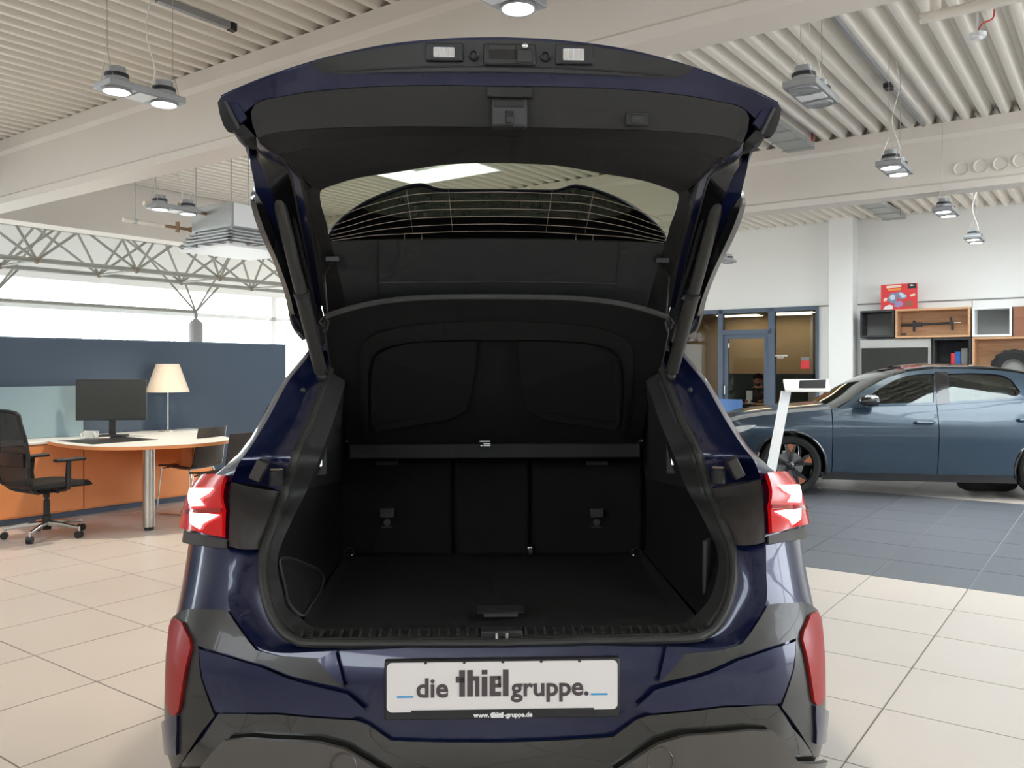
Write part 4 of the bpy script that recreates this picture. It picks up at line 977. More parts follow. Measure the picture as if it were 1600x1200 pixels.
    MB().loft(rows).obj('front_bumper', 'petrol_paint', root, solid=.01)
    MB().span((-.965, HW-.45, .34), (-.93, HW+.45, .56)).obj('grille', 'gloss_black', root, bevel=.02)
    both('headlamp', 'head_glass', [(-.80, .62), (-.62, .66), (-.42, .74), (-.36, .78), (-.55, .76), (-.76, .69)], .05, lift=.008)
    # underbody
    MB().span((-.7, .25, .18), (3.4, 2*HW-.25, .26)).obj('underbody', 'rubber', root)
    MB().lathe([(0, -.28), (.16, -.28), (.19, -.2), (.19, .2), (.16, .28), (0, .28)], (2.2, .55, .22), 16, 'X').obj('silencer', 'rubber', root)
    # door details
    for dd, (u, v) in ((fdo, V(1445, 661)), (rdo, V(1606, 657))):
        for sd, fn in ((0, S), (1, Smir)):
            sg = -1 if sd == 0 else 1; q = fn(u, v)
            MB().tube([q+Vector((-.11, sg*.004, 0)), q+Vector((-.09, sg*.04, .008)), q+Vector((.07, sg*.045, .008)), q+Vector((.10, sg*.004, .004))], [.012, .015, .015, .012], 8).obj('door_handle', 'petrol_paint', dd[sd])
            MB().ball(q+Vector((.0, sg*-.012, -.012)), (.09, .02, .028), 14, 8).obj('handle_cup', 'gloss_black', dd[sd])
    for sd, fn in ((0, S), (1, Smir)):
        sg = -1 if sd == 0 else 1; u, z = V(1352, 631); q = fn(u, z)
        mb = MB(); rows = []
        for k, (a, b) in enumerate(((-.10, .02), (-.085, .055), (-.03, .075), (.05, .075), (.085, .06), (.09, .02))):
            rows.append([q+Vector((a, sg*(.16+.10*cos(t)), .035+b*sin(t)*(.8 if sin(t) < 0 else 1))) for t in [2*pi*j/14 for j in range(14)]])
        mb.loft(rows, close_u=True); mb.f += [tuple(range(14)), tuple(range(70, 84))]
        mi = mb.obj('door_mirror', 'gloss_black', fdo[sd], angle=50)
        MB().tube([q+Vector((.02, 0, -.02)), q+Vector((.01, sg*.1, .0))], [.03, .02], 8).obj('mirror_foot', 'gloss_black', fdo[sd])
    # wheels
    for u0 in (0, WB):
        for sd in (0, 1):
            yc_ = .03 if sd == 0 else 2*HW-.03; sg = 1 if sd == 0 else -1
            def Yp_(prof): return [(r, sg*h) for r, h in prof]
            wh = MB().lathe(Yp_([(.245, .20), (.30, .225), (.328, .21), (.335, .17), (.335, .06), (.328, .02), (.30, .0), (.25, .012)]), (u0, yc_, wz), 40, 'Y').obj('wheel', 'rubber', root)
            MB().lathe(Yp_([(.252, .01), (.245, .02), (.235, .05), (.235, .2)]), (u0, yc_, wz), 40, 'Y').obj('rim', 'gloss_black', wh)
            MB().lathe(Yp_([(0, .08), (.15, .08), (.15, .1), (0, .1)]), (u0, yc_, wz), 24, 'Y').obj('brake_disc', 'alu', wh)
            for k in range(5):
                a = 2*pi*k/5+.3
                for da, m, w0, w1, h in ((-.16, 'gloss_black', .018, .026, .022), (.16, 'gloss_black', .018, .026, .022)):
                    e = []
                    for rr, ww in ((.045, w0), (.24, w1)):
                        for q in (-1, 1): e.append((rr*cos(a+da*(rr/.15 if rr < .1 else 1))-q*ww*sin(a), rr*sin(a+da*(rr/.15 if rr < .1 else 1))+q*ww*cos(a)))
                    poly = [e[0], e[1], e[3], e[2]]
                    MB().plate([(u0+x, yc_+sg*.025, wz+z) for x, z in poly], (0, sg*.03, 0)).obj('spoke', m, wh, smooth=False)
                poly = [(rr*cos(a+t), rr*sin(a+t)) for rr, t in ((.15, -.03), (.232, -.17), (.236, 0), (.232, .17), (.15, .03))]
                MB().plate([(u0+x, yc_+sg*.018, wz+z) for x, z in poly], (0, sg*.012, 0)).obj('copper_insert', 'copper', wh, smooth=False)
            MB().lathe(Yp_([(0, .015), (.035, .018), (.05, .03), (.05, .08)]), (u0, yc_, wz), 20, 'Y').obj('hub_cap', 'gloss_black', wh)
    # cabin
    MB().span((.4, .2, .30), (3.2, 2*HW-.2, .36)).obj('cabin_floor', 'seat_dark', root)
    MB().span((.55, .25, .36), (.95, 2*HW-.25, .93)).obj('dashboard', 'seat_dark', root, bevel=.04)
    for yy in (HW-.38, HW+.38):
        st = MB().box((1.55, yy, .52), (.52, .5, .16)).obj('front_seat', 'seat_dark', root, bevel=.04)
        MB().box((1.86, yy, .86), (.14, .48, .66), ry=.22).obj('seat_back', 'seat_dark', st, bevel=.05); MB().box((1.97, yy, 1.24), (.10, .26, .17), ry=.15).obj('headrest', 'seat_dark', st, bevel=.04)
    bs = MB().box((2.5, HW, .55), (.5, 1.3, .18)).obj('rear_bench', 'seat_dark', root, bevel=.04); MB().box((2.82, HW, .88), (.16, 1.3, .6), ry=.3).obj('bench_back', 'seat_dark', bs, bevel=.05)
    MB().tube([(1.02+.0*k, HW-.38+.18*cos(2*pi*k/20), .92+.17*sin(2*pi*k/20)) for k in range(20)], .014, 8, True).obj('steering_wheel', 'seat_dark', root)
    tag(root, 'petrol-grey crossover with black wheels and copper inserts parked at right', 'car')
    return root
make_crossover()
# ================================================================== blue SUV with its tailgate raised
mat('blue_paint', (0.005, 0.009, 0.044), 0.28, 0.3, 0.7)
mat('trim_grey', (0.030, 0.0285, 0.026), 0.35, coat=0.2)
mat('trim_taupe', (0.034, 0.029, 0.026), 0.5)
mat('seal_rubber', (0.030, 0.030, 0.027), 0.55)
mat('lip_plastic', (0.022, 0.022, 0.021), 0.6)
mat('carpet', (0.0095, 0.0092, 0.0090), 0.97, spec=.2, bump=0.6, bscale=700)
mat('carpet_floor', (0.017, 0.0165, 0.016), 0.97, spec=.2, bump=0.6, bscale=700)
mat('liner', (0.010, 0.010, 0.010), 0.8)
mat('gate_trim', (0.025, 0.0245, 0.0225), 0.6)
mat('gate_trim_dark', (0.019, 0.0185, 0.017), 0.6)  # gate trim with the shade of its underside put into the colour
mat('gate_frame_grey', (0.036, 0.037, 0.037), 0.5)
mat('strip_black', (0.028, 0.028, 0.027), 0.45)
mat('reflector_red', (0.30, 0.008, 0.008), 0.35, coat=0.1)
mat('lamp_red', (0.42, 0.004, 0.006), 0.15, coat=0.3, emit=(1.0, 0.01, 0.012), estr=0.12)
mat('lamp_dark_red', (0.22, 0.003, 0.004), 0.10, coat=1.0, emit=(1, .01, .01), estr=0.05)
mat('lamp_lit', (1, .9, .9), 0.3, emit=(1.0, 0.86, 0.84), estr=1.6)
mat('lower_gloss', (0.018, 0.018, 0.015), 0.10, coat=1.0)
mat('diffuser_grey', (0.085, 0.076, 0.068), 0.28, 0.2, 0.4)
mat('plate_white', (0.74, 0.70, 0.68), 0.5)
mat('plate_ink', (0.075, 0.060, 0.062), 0.5); mat('plate_blue', (0.05, 0.32, 0.60), 0.5)
mat('strut_grey', (0.035, 0.033, 0.029), 0.45)
mat('stop_brown', (0.22, 0.17, 0.12), 0.7)
mat('shelf_fabric', (0.0105, 0.0097, 0.0092), 0.95, spec=.2, bump=0.4, bscale=700)
mat('shelf_edge', (0.045, 0.044, 0.041), 0.7)
mat('lamp_clear', (0.8, 0.82, 0.85), 0.15, emit=(.9, .95, 1), estr=.5)
mat('glass_dark', (0.010, 0.012, 0.012), 0.06, coat=1.0)
mat('heater_wire', (0.26, 0.20, 0.16), 0.5)
pane('gate_glass', (0.58, 0.62, 0.52), 0.03)
def make_suv():
    YAW = radians(2.2); RX, RY = -.022, 1.95
    root = empty('suv_car', (RX, RY, 0), YAW); c, s = cos(YAW), sin(YAW)
    def U(px, py, y):                           # pixel ray meets the car's own cross plane y
        d = Vector(((px-CX)/F, 1, (CY-py)/F)); k = (y + (-s*RX + c*RY))/(-s*d.x + c*d.y); q = Vector((0, 0, H)) + d*k
        return Vector(((q.x-RX)*c + (q.y-RY)*s, y, q.z))
    def M(q): return Vector((-q[0], q[1], q[2]))
    def half(keys, sub=0, center=True):
        pts = [U(*k) for k in keys]
        if center: pts[0].x = 0
        return cat_rom(pts, sub) if sub else pts
    def full(h): return [Vector(q) for q in reversed(h)] + [M(q) for q in h[1:]]
    def pair(name, m, mk, par=None, **k):       # the same piece left and right
        out = []
        for sd in (0, 1):
            mb = MB(); mk(mb, (lambda q: Vector(q)) if sd == 0 else M); out.append(mb.obj(name, m, par[sd] if isinstance(par, list) else (par or root), **k))
        return out
    # ---------------- rear surface of the lower body: superellipse in plan
    WT = [(.20, .82), (.31, .85), (.47, .872), (.66, .872), (.79, .866), (.93, .858), (1.02, .855), (1.075, .846), (1.12, .815), (1.2, .75)]
    YB_ = [(.15, .10), (.30, .05), (.45, .0), (.60, -.005), (.70, 0.0), (.765, .02), (.85, .06), (1.0, .115), (1.12, .19), (1.25, .33)]
    RR, NN = .42, 2.9
    def body(th, z):                            # th in degrees from the centre line: -90 left flank .. 90 right flank
        a = radians(abs(th)); W = sinterp(WT, z); sg = -1 if th < 0 else 1
        return Vector((sg*W*sin(a)**(2/NN) if a > 0 else 0, sinterp(YB_, z)+RR*(1-max(0, cos(a))**(2/NN)), z))
    def loc2px(q):
        X = RX + q.x*c - q.y*s; Y = RY + q.x*s + q.y*c; return (CX+F*X/Y, CY-F*(q.z-H)/Y)
    def T(px, py):                              # left-half pixel -> (th, z)
        best = None; prev = None
        z = .7
        for k in range(0, 181):
            th = -k*.5
            for _ in range(6):
                q = body(th, z); X = RX + q.x*c - q.y*s; Y = RY + q.x*s + q.y*c; z = H+(CY-py)/F*Y
            e = CX+F*X/Y - px
            if prev is not None and prev[0] >= 0 >= e:
                t = prev[0]/(prev[0]-e) if prev[0] != e else 0
                return (prev[1]+t*(th-prev[1]), prev[2]+t*(z-prev[2]))
            if best is None or abs(e) < best[0]: best = (abs(e), th, z)
            prev = (e, th, z)
        return (best[1], best[2])
    KU = 110.0                                   # degrees per unit so that the flat pattern is about metric
    def TP(pts): return [(t/KU, z) for t, z in (T(*q) for q in pts)]
    def lay(mb, poly, off, step=.035, mir=False, holes=()):
        def fn(u, z):
            th = u*KU; q = body(th, z); e = .4
            a = body(th+e, z)-body(th-e, z); b = body(th, z+.004)-body(th, z-.004); n = a.cross(b).normalized()
            if n.y > 0 and abs(th) < 60: n = -n
            if abs(th) >= 60 and n.x*(-1 if th < 0 else 1) < 0: n = -n
            q = q + n*off
            return M(q) if mir else q
        return cdt_patch(mb, poly, step, fn, holes)
    def sides(name, m, pts, off, step=.03, solid=.006, par=None, raw=None, sm=60):
        poly = raw or TP(pts); out = []
        for sd in (0, 1):
            mb = MB(); lay(mb, poly, off, step, sd == 1); out.append(mb.obj(name, m, par[sd] if par else root, solid=solid, off=0, angle=sm))
        return out
    def centre(name, m, pts, off, step=.035, solid=.006, par=None, sm=60):
        h = TP(pts); h[0] = (0, h[0][1]); h[-1] = (0, h[-1][1])
        poly = h + [(-u, z) for u, z in reversed(h[1:-1])]
        mb = MB(); lay(mb, poly, off, step); return mb.obj(name, m, par or root, solid=solid, off=0, angle=sm)
    Z = lambda th, z: (th/KU, z)
    # ---------------- shut-line row on the body, gutter, seal, lip and the back of the load bay
    Opx = [(785,1012),(640,1012),(500,1018),(436,1020),(401,1010),(380,985),(358,949),(357,900),(357,853),(359,800),(361,753)]
    Opts = []
    for q in Opx: th, z = T(*q); Opts.append(body(th, z))
    Opts[0].x = 0
    yO = [p.y for p in Opts]
    Opts += [U(*k) for k in ((373,724,.29),(392,698,.34),(420,652,.42),(448,600,.50),(478,562,.57),(498,535,.62),(530,515,.66),(640,505,.67),(785,500,.67))]
    Opts[-1].x = 0
    Gk = [(785,1008),(640,1008),(490,1008),(457,1002),(436,988),(418,958),(408,920),(406,890),(408,858),(425,812),(441,768),(456,715),(466,690),(482,655),(499,608),(510,578),(520,555),(550,535),(650,525),(785,522)]
    Gy = [.03+yO[0], .03+yO[1], .03+yO[2], .03+yO[3], .03+yO[4], .03+yO[5], .02+yO[6], .02+yO[7], .03+yO[8], .05+yO[9], .06+yO[10], .36, .40, .46, .53, .59, .65, .69, .70, .70]
    Tk = [(785,997),(640,997),(495,996),(468,990),(450,975),(432,948),(422,912),(420,886),(424,858),(440,815),(456,772),(470,722),(480,696),(496,662),(512,618),(524,585),(536,562),(565,545),(655,535),(785,532)]
    Ik = [(785,985),(640,985),(520,985),(490,980),(470,965),(448,940),(436,905),(433,880),(440,850),(460,805),(480,765),(497,722),(505,700),(520,662),(532,622),(543,590),(552,570),(580,555),(660,548),(785,545)]
    Bk = [(785,872),(640,872),(560,872),(545,870),(538,866),(535,860),(533,845),(533,830),(533,810),(533,780),(535,750),(538,720),(540,700),(543,670),(548,640),(555,610),(565,590),(590,575),(665,570),(785,568)]
    def rowk(keys, ys_): 
        r = [U(a, b, y) for (a, b), y in zip(keys, ys_)]; r[0].x = 0; r[-1].x = 0; return r
    G = rowk(Gk, Gy); Tt = rowk(Tk, [y+.012 for y in Gy]); I = rowk(Ik, [y+.05 for y in Gy]); B = rowk(Bk, [1.0]*20)
    SUBN = 5
    rO, rG, rT, rI, rB = [cat_rom(r, SUBN) for r in (Opts, G, Tt, I, B)]
    def band(name, m, ra, rb, k0, k1, steps=1, par=None, solid=0.0, curve=None):
        a = ra[k0*SUBN:k1*SUBN+1]; b = rb[k0*SUBN:k1*SUBN+1]
        def mk(mb, f):
            rows = []
            for t in range(steps+1):
                w_ = t/steps; rows.append([f(p.lerp(q, w_) + (curve(w_, p, q) if curve else Vector((0, 0, 0)))) for p, q in zip(a, b)])
            mb.loft(rows)
        return pair(name, m, mk, par, solid=solid, angle=60)
    # ---------------- lower body shell
    hullL = [body(0, .0)]
    tl = [T(*q) for q in Opx]; tl[0] = (0, tl[0][1])
    left = [(t/KU, z) for t, z in tl]
    lampt = [(-90, 1.075), (-90, 1.0)]
    hull = left + [Z(-80, 1.10), Z(-90, 1.085)] + [Z(-90, z) for z in (1.0, .9, .8, .7, .6, .5, .4, .3, .22)] + [Z(-60, .22), Z(-30, .22), Z(0, .22)]
    poly = hull + [(-u, z) for u, z in reversed(hull[1:-1])]
    mb = MB(); lay(mb, poly, -.006, .024); shell = mb.obj('rear_body', 'blue_paint', root, solid=.004, angle=60)
    # flanks with rear and front wheel openings
    def flank(y, z, sd):
        W = sinterp(WT, z)-.006; f = .0
        if y > 3.3: f = .55*((y-3.3)/1.2)**2.2
        return Vector(((-1 if sd == 0 else 1)*(W-f*.6), y, z))
    wz, wr_, yw = .345, .40, (.95, 3.63)
    fl = [(.40, .30), (.50, .24)]
    for y0 in yw:
        a0 = math.asin((wz-.24)/wr_); fl += [(y0+wr_*cos(pi+a0-(pi+2*a0)*k/16), wz+wr_*sin(pi+a0-(pi+2*a0)*k/16)) for k in range(17)]
    fl += [(4.30, .26), (4.45, .5), (4.42, .72), (4.25, .86), (3.7, .98), (3.2, 1.03), (2.0, 1.06), (1.0, 1.08), (.5, 1.085)]
    fl = [(y if y > .45 else .45, z) for y, z in fl]
    e_ = [(body(-90, z).y-.002, z) for z in (.22, .4, .6, .8, 1.0, 1.08)]
    fl = e_[:1] + fl[1:] + list(reversed(e_[1:]))
    for sd in (0, 1):
        mb = MB(); cdt_patch(mb, fl, .09, lambda y, z, sd=sd: flank(y, z, sd)); sp = mb.obj('side_panel', 'blue_paint', root, solid=.012, off=0, angle=60)
        for y0 in yw:
            sg = -1 if sd == 0 else 1
            MB().tube([flank(y0+.40*cos(t), wz+.40*sin(t), sd) for t in [-.26+(pi+.52)*k/24 for k in range(25)]], .022, 8).obj('arch_trim', 'black_plastic', sp)
            wh = MB().lathe([(.245, -.11), (.31, -.12), (.342, -.09), (.345, 0), (.342, .09), (.31, .12), (.245, .11)], (sg*.79, y0, wz), 36, 'X').obj('wheel', 'rubber', root)
            MB().lathe([(.245, .10*sg), (.235, .06*sg), (.235, -.1*sg)], (sg*.79, y0, wz), 36, 'X').obj('rim', 'gloss_black', wh)
            for k in range(10):
                a = 2*pi*k/10; MB().tube([(sg*.855, y0+.04*cos(a), wz+.04*sin(a)), (sg*.88, y0+.23*cos(a), wz+.23*sin(a))], [.03, .02], 6).obj('spoke', 'alu', wh)
            MB().loft([[(sg*x_, y0+.40*cos(t), wz+.40*sin(t)) for t in [-.2+(pi+.4)*k/16 for k in range(17)]] for x_ in (.86, .62)]).obj('wheel_well', 'rubber', root, solid=.01)
    # ---------------- dark grey cladding, blue facets, black valance, diffuser
    sides('bumper_cladding', 'trim_grey', None, .004, .028, .006, raw=TP([(358,955),(381,990),(402,1016),(437,1025),(500,1029),(526,1050),(538,1073),(500,1066),(458,1056),(411,1037),(355,1021),(313,1009)]) + TP([(317,1057),(338,1117),(300,1170),(283,1200)]) + [Z(-90, .36), Z(-90, .5), Z(-90, .6), Z(-90, .715)] + TP([(285,957),(300,952),(330,953)]))
    sides('corner_facet', 'blue_paint', None, .012, .03, .006, raw=[Z(-90, .462)] + TP([(285,1116),(284,1176)]) + [Z(-88, .40)])
    sides('bumper_fin', 'blue_paint', [(499,1031),(526,1016),(540,1073)], .012, .02, .004)
    for o_ in sides('reflector', 'reflector_red', [(282,967),(292,973),(304,999),(306,1012),(288,1108),(283,1115),(275,1112),(269,1098),(271,1020),(274,978)], .012, .02, .008): o_['label'] = 'red reflector strip in the bumper corner'
    # shaped blue facet on the bumper face (proud, framed by a dark groove)
    fac = TP([(318,1014),(356,1025),(411,1041),(458,1060),(500,1071),(545,1082),(575,1108),(552,1118),(436,1109),(344,1109),(324,1057)])
    sides('bumper_facet', 'blue_paint', None, .013, .03, .005, raw=fac)
    def valpts(): return [(785,1158),(700,1158),(611,1155),(576,1130),(555,1123),(436,1114),(345,1114),(322,1150)]
    v = TP(valpts()); v[0] = (0, v[0][1]); v += TP([(285,1198)]) + [Z(-74, .40), Z(-60, .30), Z(-30, .28), Z(0, .28)]
    mb = MB(); lay(mb, v + [(-u, z) for u, z in reversed(v[1:-1])], .006, .035); mb.obj('lower_valance', 'lower_gloss', root, solid=.006, angle=60)
    dpts = TP([(612,1204),(576,1181),(544,1162),(502,1151),(397,1146),(362,1149),(345,1167),(322,1199)])
    dz = [Z(-66, .42), Z(-60, .34), Z(-42, .30), Z(-20, .32)]
    dd = sides('diffuser_insert', 'diffuser_grey', None, .026, .03, .012, raw=dpts + dz)
    for sd in (0, 1):
        th, z = T(540, 1187); q = body(th, z)+Vector((0, -.034, 0)); q = q if sd == 0 else M(q)
        MB().lathe([(.028, 0), (.0295, -.002), (.031, 0)], q, 28, 'Y').obj('tow_cap', 'diffuser_grey', dd[sd])
    # ---------------- tail lamps
    lens = [(320,750),(345,751),(360,753),(359,800),(358,842),(340,839),(320,833),(296,825),(286,812),(285,797),(291,781),(300,768),(310,757)]
    tlamp = sides('tail_lamp', 'lamp_red', lens, .020, .018, .012)
    for o_ in tlamp: o_['label'] = 'lit red tail lamp with bright arrow elements'
    sides('lamp_bar', 'lamp_dark_red', [(287,798),(358,800),(358,806),(287,804)], .028, .02, .003, par=tlamp)
    sides('upper_light', 'lamp_lit', [(312,771),(345,773),(338,780),(326,786),(333,796),(313,796)], .030, .02, .003, par=tlamp)
    sides('lower_light', 'lamp_lit', [(313,805),(355,810),(331,823),(327,831),(314,822)], .030, .02, .003, par=tlamp)
    sides('lamp_shelf', 'trim_taupe', [(291,827),(320,836),(358,845),(358,858),(320,853),(286,846)], .010, .02, .006)
    # ---------------- gutter: painted channel, plastic corner cover
    dip = lambda d: (lambda w_, p, q: Vector((0, d*sin(pi*w_), 0)))
    band('lower_channel', 'blue_paint', rO, rG, 0, 8, 5, curve=dip(.012))
    band('corner_cover', 'trim_taupe', rO, rG, 8, 10, 6, curve=dip(-.02))
    band('side_channel', 'blue_paint', rO, rG, 10, 19, 6, curve=dip(.03))
    band('seal_bed', 'seal_rubber', rG, rT, 0, 19, 1)
    sealL = [p.lerp(q, .45)+Vector((0, -.012, 0)) for p, q in zip(rG, rT)]
    loop = list(reversed(sealL)) + [M(q) for q in sealL[1:-1]]
    MB().tube(loop, .011, 10, True).obj('weather_seal', 'seal_rubber', root)
    sealO = [p.lerp(q, .1)+Vector((0, -.006, 0)) for p, q in zip(rG, rT)]
    MB().tube(list(reversed(sealO)) + [M(q) for q in sealO[1:-1]], .006, 8, True).obj('seal_flange', 'lip_plastic', root)
    # ---------------- load bay lining
    band('lip_trim', 'lip_plastic', rT, rI, 2, 19, 3)
    mbs = MB(); mbs.loft([full(rT[:3*SUBN]), full([p.lerp(q, .5) for p, q in zip(rT[:3*SUBN], rI[:3*SUBN])]), full(rI[:3*SUBN])]); sill = mbs.obj('sill_cover', 'lip_plastic', root, solid=.004)
    for k in range(44):
        x = -.50+k*1.0/43
        if abs(x) < .045: continue
        a = rT[SUBN].copy(); b = rI[SUBN].copy(); a.x = b.x = x
        MB().tube([a.lerp(b, .15)+Vector((0, 0, .004)), a.lerp(b, .9)+Vector((0, 0, .004))], .004, 5).obj('sill_rib', 'seal_rubber', sill)
    mbf = MB(); mbf.loft([full(rI[:4*SUBN]), full([p.lerp(q, .5) for p, q in zip(rI[:4*SUBN], rB[:4*SUBN])]), full(rB[:4*SUBN])])
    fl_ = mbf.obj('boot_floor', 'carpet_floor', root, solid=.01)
    a = U(752, 964, .16); b = U(802, 964, .16); zf = a.z
    q0 = U(777, 964, .17)
    MB().box((0.0, .17, q0.z+.006), (.085, .014, .008)).obj('floor_handle', 'gate_frame_grey', fl_)
    MB().box((0.0, .195, q0.z+.012), (.12, .06, .004)).obj('handle_cup', 'liner', fl_)
    lst = [p.lerp(q, .35) for p, q in zip(rT, rI)]
    st_ = MB().span((-.05, lst[0].y-.012, lst[0].z-.012), (.05, lst[0].y+.03, lst[0].z+.014)).obj('latch_cover', 'lip_plastic', sill, bevel=.004)
    MB().tube([(-.012, lst[0].y-.02, lst[0].z+.012), (-.012, lst[0].y-.024, lst[0].z-.02), (.012, lst[0].y-.024, lst[0].z-.02), (.012, lst[0].y-.02, lst[0].z+.012)], .004, 6).obj('striker', 'steel', sill)
    bulge = lambda w_, p, q: Vector((0, 0, 0))
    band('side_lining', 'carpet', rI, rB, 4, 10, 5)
    band('upper_lining', 'liner', rI, rB, 10, 15, 4)
    band('roof_lining', 'gate_trim', rI, rB, 15, 19, 4)
    # pocket in the left lining, cut-out frame in the right one
    def on_lining(px_, py_, lift=.005):
        best = None
        for k in range(4*SUBN, 10*SUBN+1):
            for j in range(41):
                q = rI[k].lerp(rB[k], j/40); u_, v_ = loc2px(q); e = (u_-px_)**2+(v_-py_)**2
                if best is None or e < best[0]: best = (e, q)
        return best[1]+Vector((lift, -lift, lift*.3))
    pkp = ((438,872),(456,874),(475,880),(492,888),(503,899),(503,912),(497,926),(486,945),(472,962),(458,958),(446,940),(440,915),(437,890))
    pk = [on_lining(*q) for q in pkp]
    pc = cat_rom(pk, 4, True)
    MB().tube(pc, .004, 6, True).obj('pocket_rim', 'gate_frame_grey', root)
    cen = sum(pc, Vector())/len(pc)
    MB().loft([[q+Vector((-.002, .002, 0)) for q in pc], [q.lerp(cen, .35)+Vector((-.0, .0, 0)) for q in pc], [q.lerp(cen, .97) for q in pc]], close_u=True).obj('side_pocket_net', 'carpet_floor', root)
    q = M(U(452, 905, .25)); MB().box(q, (.012, .05, .19), rz=-.5).obj('lashing_slot', 'lip_plastic', root, bevel=.004)
    for px_, py_ in ((537, 862), (1002, 862)):
        q = U(px_, py_, .93); q.x += .02 if q.x < 0 else -.02
        lo = MB().tube([q+Vector((.016*cos(2*pi*k/12), -.01, .016*sin(2*pi*k/12))) for k in range(12)], .004, 6, True).obj('lashing_eye', 'chrome', root)
    # boot lamps
    for sd in (0, 1):
        q = U(494, 716, .47); q = q if sd == 0 else M(q)
        MB().box(q+Vector((0, .01, 0)), (.025, .03, .048), rz=.4 if sd == 0 else -.4).obj('boot_lamp', 'lamp_clear', root, bevel=.003)
        q = U(495, 716, .52); q = q if sd == 0 else M(q)
        MB().box(q, (.05, .05, .10), rz=.4 if sd == 0 else -.4).obj('lamp_housing', 'lip_plastic', root, bevel=.006)
    # ---------------- seat backs
    def seat(px0, px1, nm):
        lo0, lo1 = U(px0, 868, .985), U(px1, 868, .985); hi0, hi1 = U(px0, 690, 1.05), U(px1, 690, 1.05); y1 = .10
        mb = MB().plate([lo0, lo1, hi1, hi0], (0, y1, .01)); return mb.obj(nm, 'carpet', root, bevel=.012)
    sL = seat(530, 705, 'seat_back'); sC = seat(709, 827, 'seat_back'); sR = seat(831, 1004, 'seat_back')
    for px_, so in ((605, sL), (932, sR)):
        q = U(px_, 806, .985)
        MB().box(q+Vector((0, -.01, .012)), (.05, .012, .034)).obj('anchor_cover', 'black_plastic', so, bevel=.004)
        MB().box(q+Vector((0, -.017, .012)), (.042, .002, .003)).obj('anchor_slot', 'gate_trim', so)
        MB().lathe([(.0, 0), (.009, 0), (.012, .0), (.012, .001), (0, .001)], q+Vector((0, -.006, -.022)), 12, 'Y').obj('anchor_symbol', 'gate_frame_grey', so)
        for k in range(6): MB().box(q+Vector((-.016+.0064*k, -.006, -.038)), (.004, .001, .006)).obj('anchor_lettering', 'gate_frame_grey', so)
        q = U(px_, 723, 1.03); MB().box(q+Vector((0, -.01, 0)), (.075, .01, .012)).obj('seat_loop', 'gate_trim', so)
    q = U(828, 860, .96); bk = MB().box(q, (.02, .02, .03)).obj('belt_buckle', 'chrome', root, bevel=.004)
    # ---------------- parcel shelf hanging raised
    yF, yR = .88, .46
    ol = [(785,464,yR),(720,465,yR),(640,471,yR),(560,482,yR),(526,489,yR),(515,492,yR),(508,498,yR),(509,520,.485),(514,555,.55),(519,578,.59),(527,592,.62),(534,603,.64),(539,640,.71),(543,670,.79),(546,694,yF),(640,696,yF),(785,696,yF)]
    # the shelf is a gently arched board: outline + recess
    oh_ = half(ol); oh_[-1].x = 0
    outl = full(oh_[:])                         # left bottom .. over top .. right bottom (centre top first in half)
    # rows from rear (upper) edge to front (lower) edge
    rows_e = [U(509, 495, yR), U(509, 520, .485), U(514, 555, .55), U(519, 578, .59), U(527, 592, .62), U(534, 603, .64), U(539, 640, .71), U(543, 670, .79), U(546, 694, yF)]
    def zc(t): return None
    cent = [U(785, 464, yR), U(785, 490, .49), U(785, 540, .56), U(785, 572, .60), U(785, 588, .63), U(785, 603, .65), U(785, 640, .72), U(785, 668, .79), U(785, 696, yF)]
    NXs = 40
    grid = []
    for e, m_ in zip(rows_e, cent):
        row = []
        for k in range(NXs+1):
            x = -1+2*k/NXs; ax = abs(x)
            bz = (1-ax**3.4)
            row.append(Vector((e.x*(-x) if False else x*abs(e.x), m_.y, e.z+(m_.z-e.z)*bz)))
        grid.append(row)
    shelf = MB().loft(grid).obj('parcel_shelf', 'shelf_fabric', root, solid=.014, angle=50)
    MB().tube([q+Vector((0, -.004, 0)) for q in grid[0]], .0085, 8).obj('shelf_rear_edge', 'shelf_edge', shelf)
    for sd in (0, -1): MB().tube([r[sd]+Vector((0, -.003, 0)) for r in grid], .005, 6).obj('shelf_side_edge', 'gate_trim', shelf)
    # pressed recess in the underside: sloped frame round a sunken field
    def on(px_, py_, d):
        # point on shelf grid by pixel row interpolation
        zt = None
        best = None
        for i in range(len(grid)-1):
            for t in range(8):
                w_ = t/8; m_ = cent[i].lerp(cent[i+1], w_); q = U(px_, py_, m_.y); e = rows_e[i].lerp(rows_e[i+1], w_)
                zz = e.z+(m_.z-e.z)*(1-min(1, abs(q.x)/abs(e.x))**3.2); err = abs(zz-q.z)
                if best is None or err < best[0]: best = (err, q, m_)
        q = best[1]; return q+Vector((0, d, d*.8))
    rk = [(785,498),(705,500),(630,507),(585,520),(568,536),(563,560),(564,610),(566,660),(570,680),(640,672),(715,660),(735,640)]
    rin = [(785,524),(705,524),(640,528),(600,536),(584,548),(578,570),(576,610),(577,655),(580,672),(640,664),(708,652),(724,630)]
    def ringrow(keys, d): return [on(a, b, d) for a, b in keys]
    A_ = ringrow(rk[:9], -.010); B2 = ringrow(rin[:9], -.017)
    A_[0].x = 0; B2[0].x = 0
    MB().loft([full(cat_rom(A_, 4)), full(cat_rom([p.lerp(q, .5)+Vector((0, -.004, -.002)) for p, q in zip(A_, B2)], 4)), full(cat_rom(B2, 4))]).obj('shelf_pressing', 'shelf_fabric', shelf, solid=.003, angle=50)
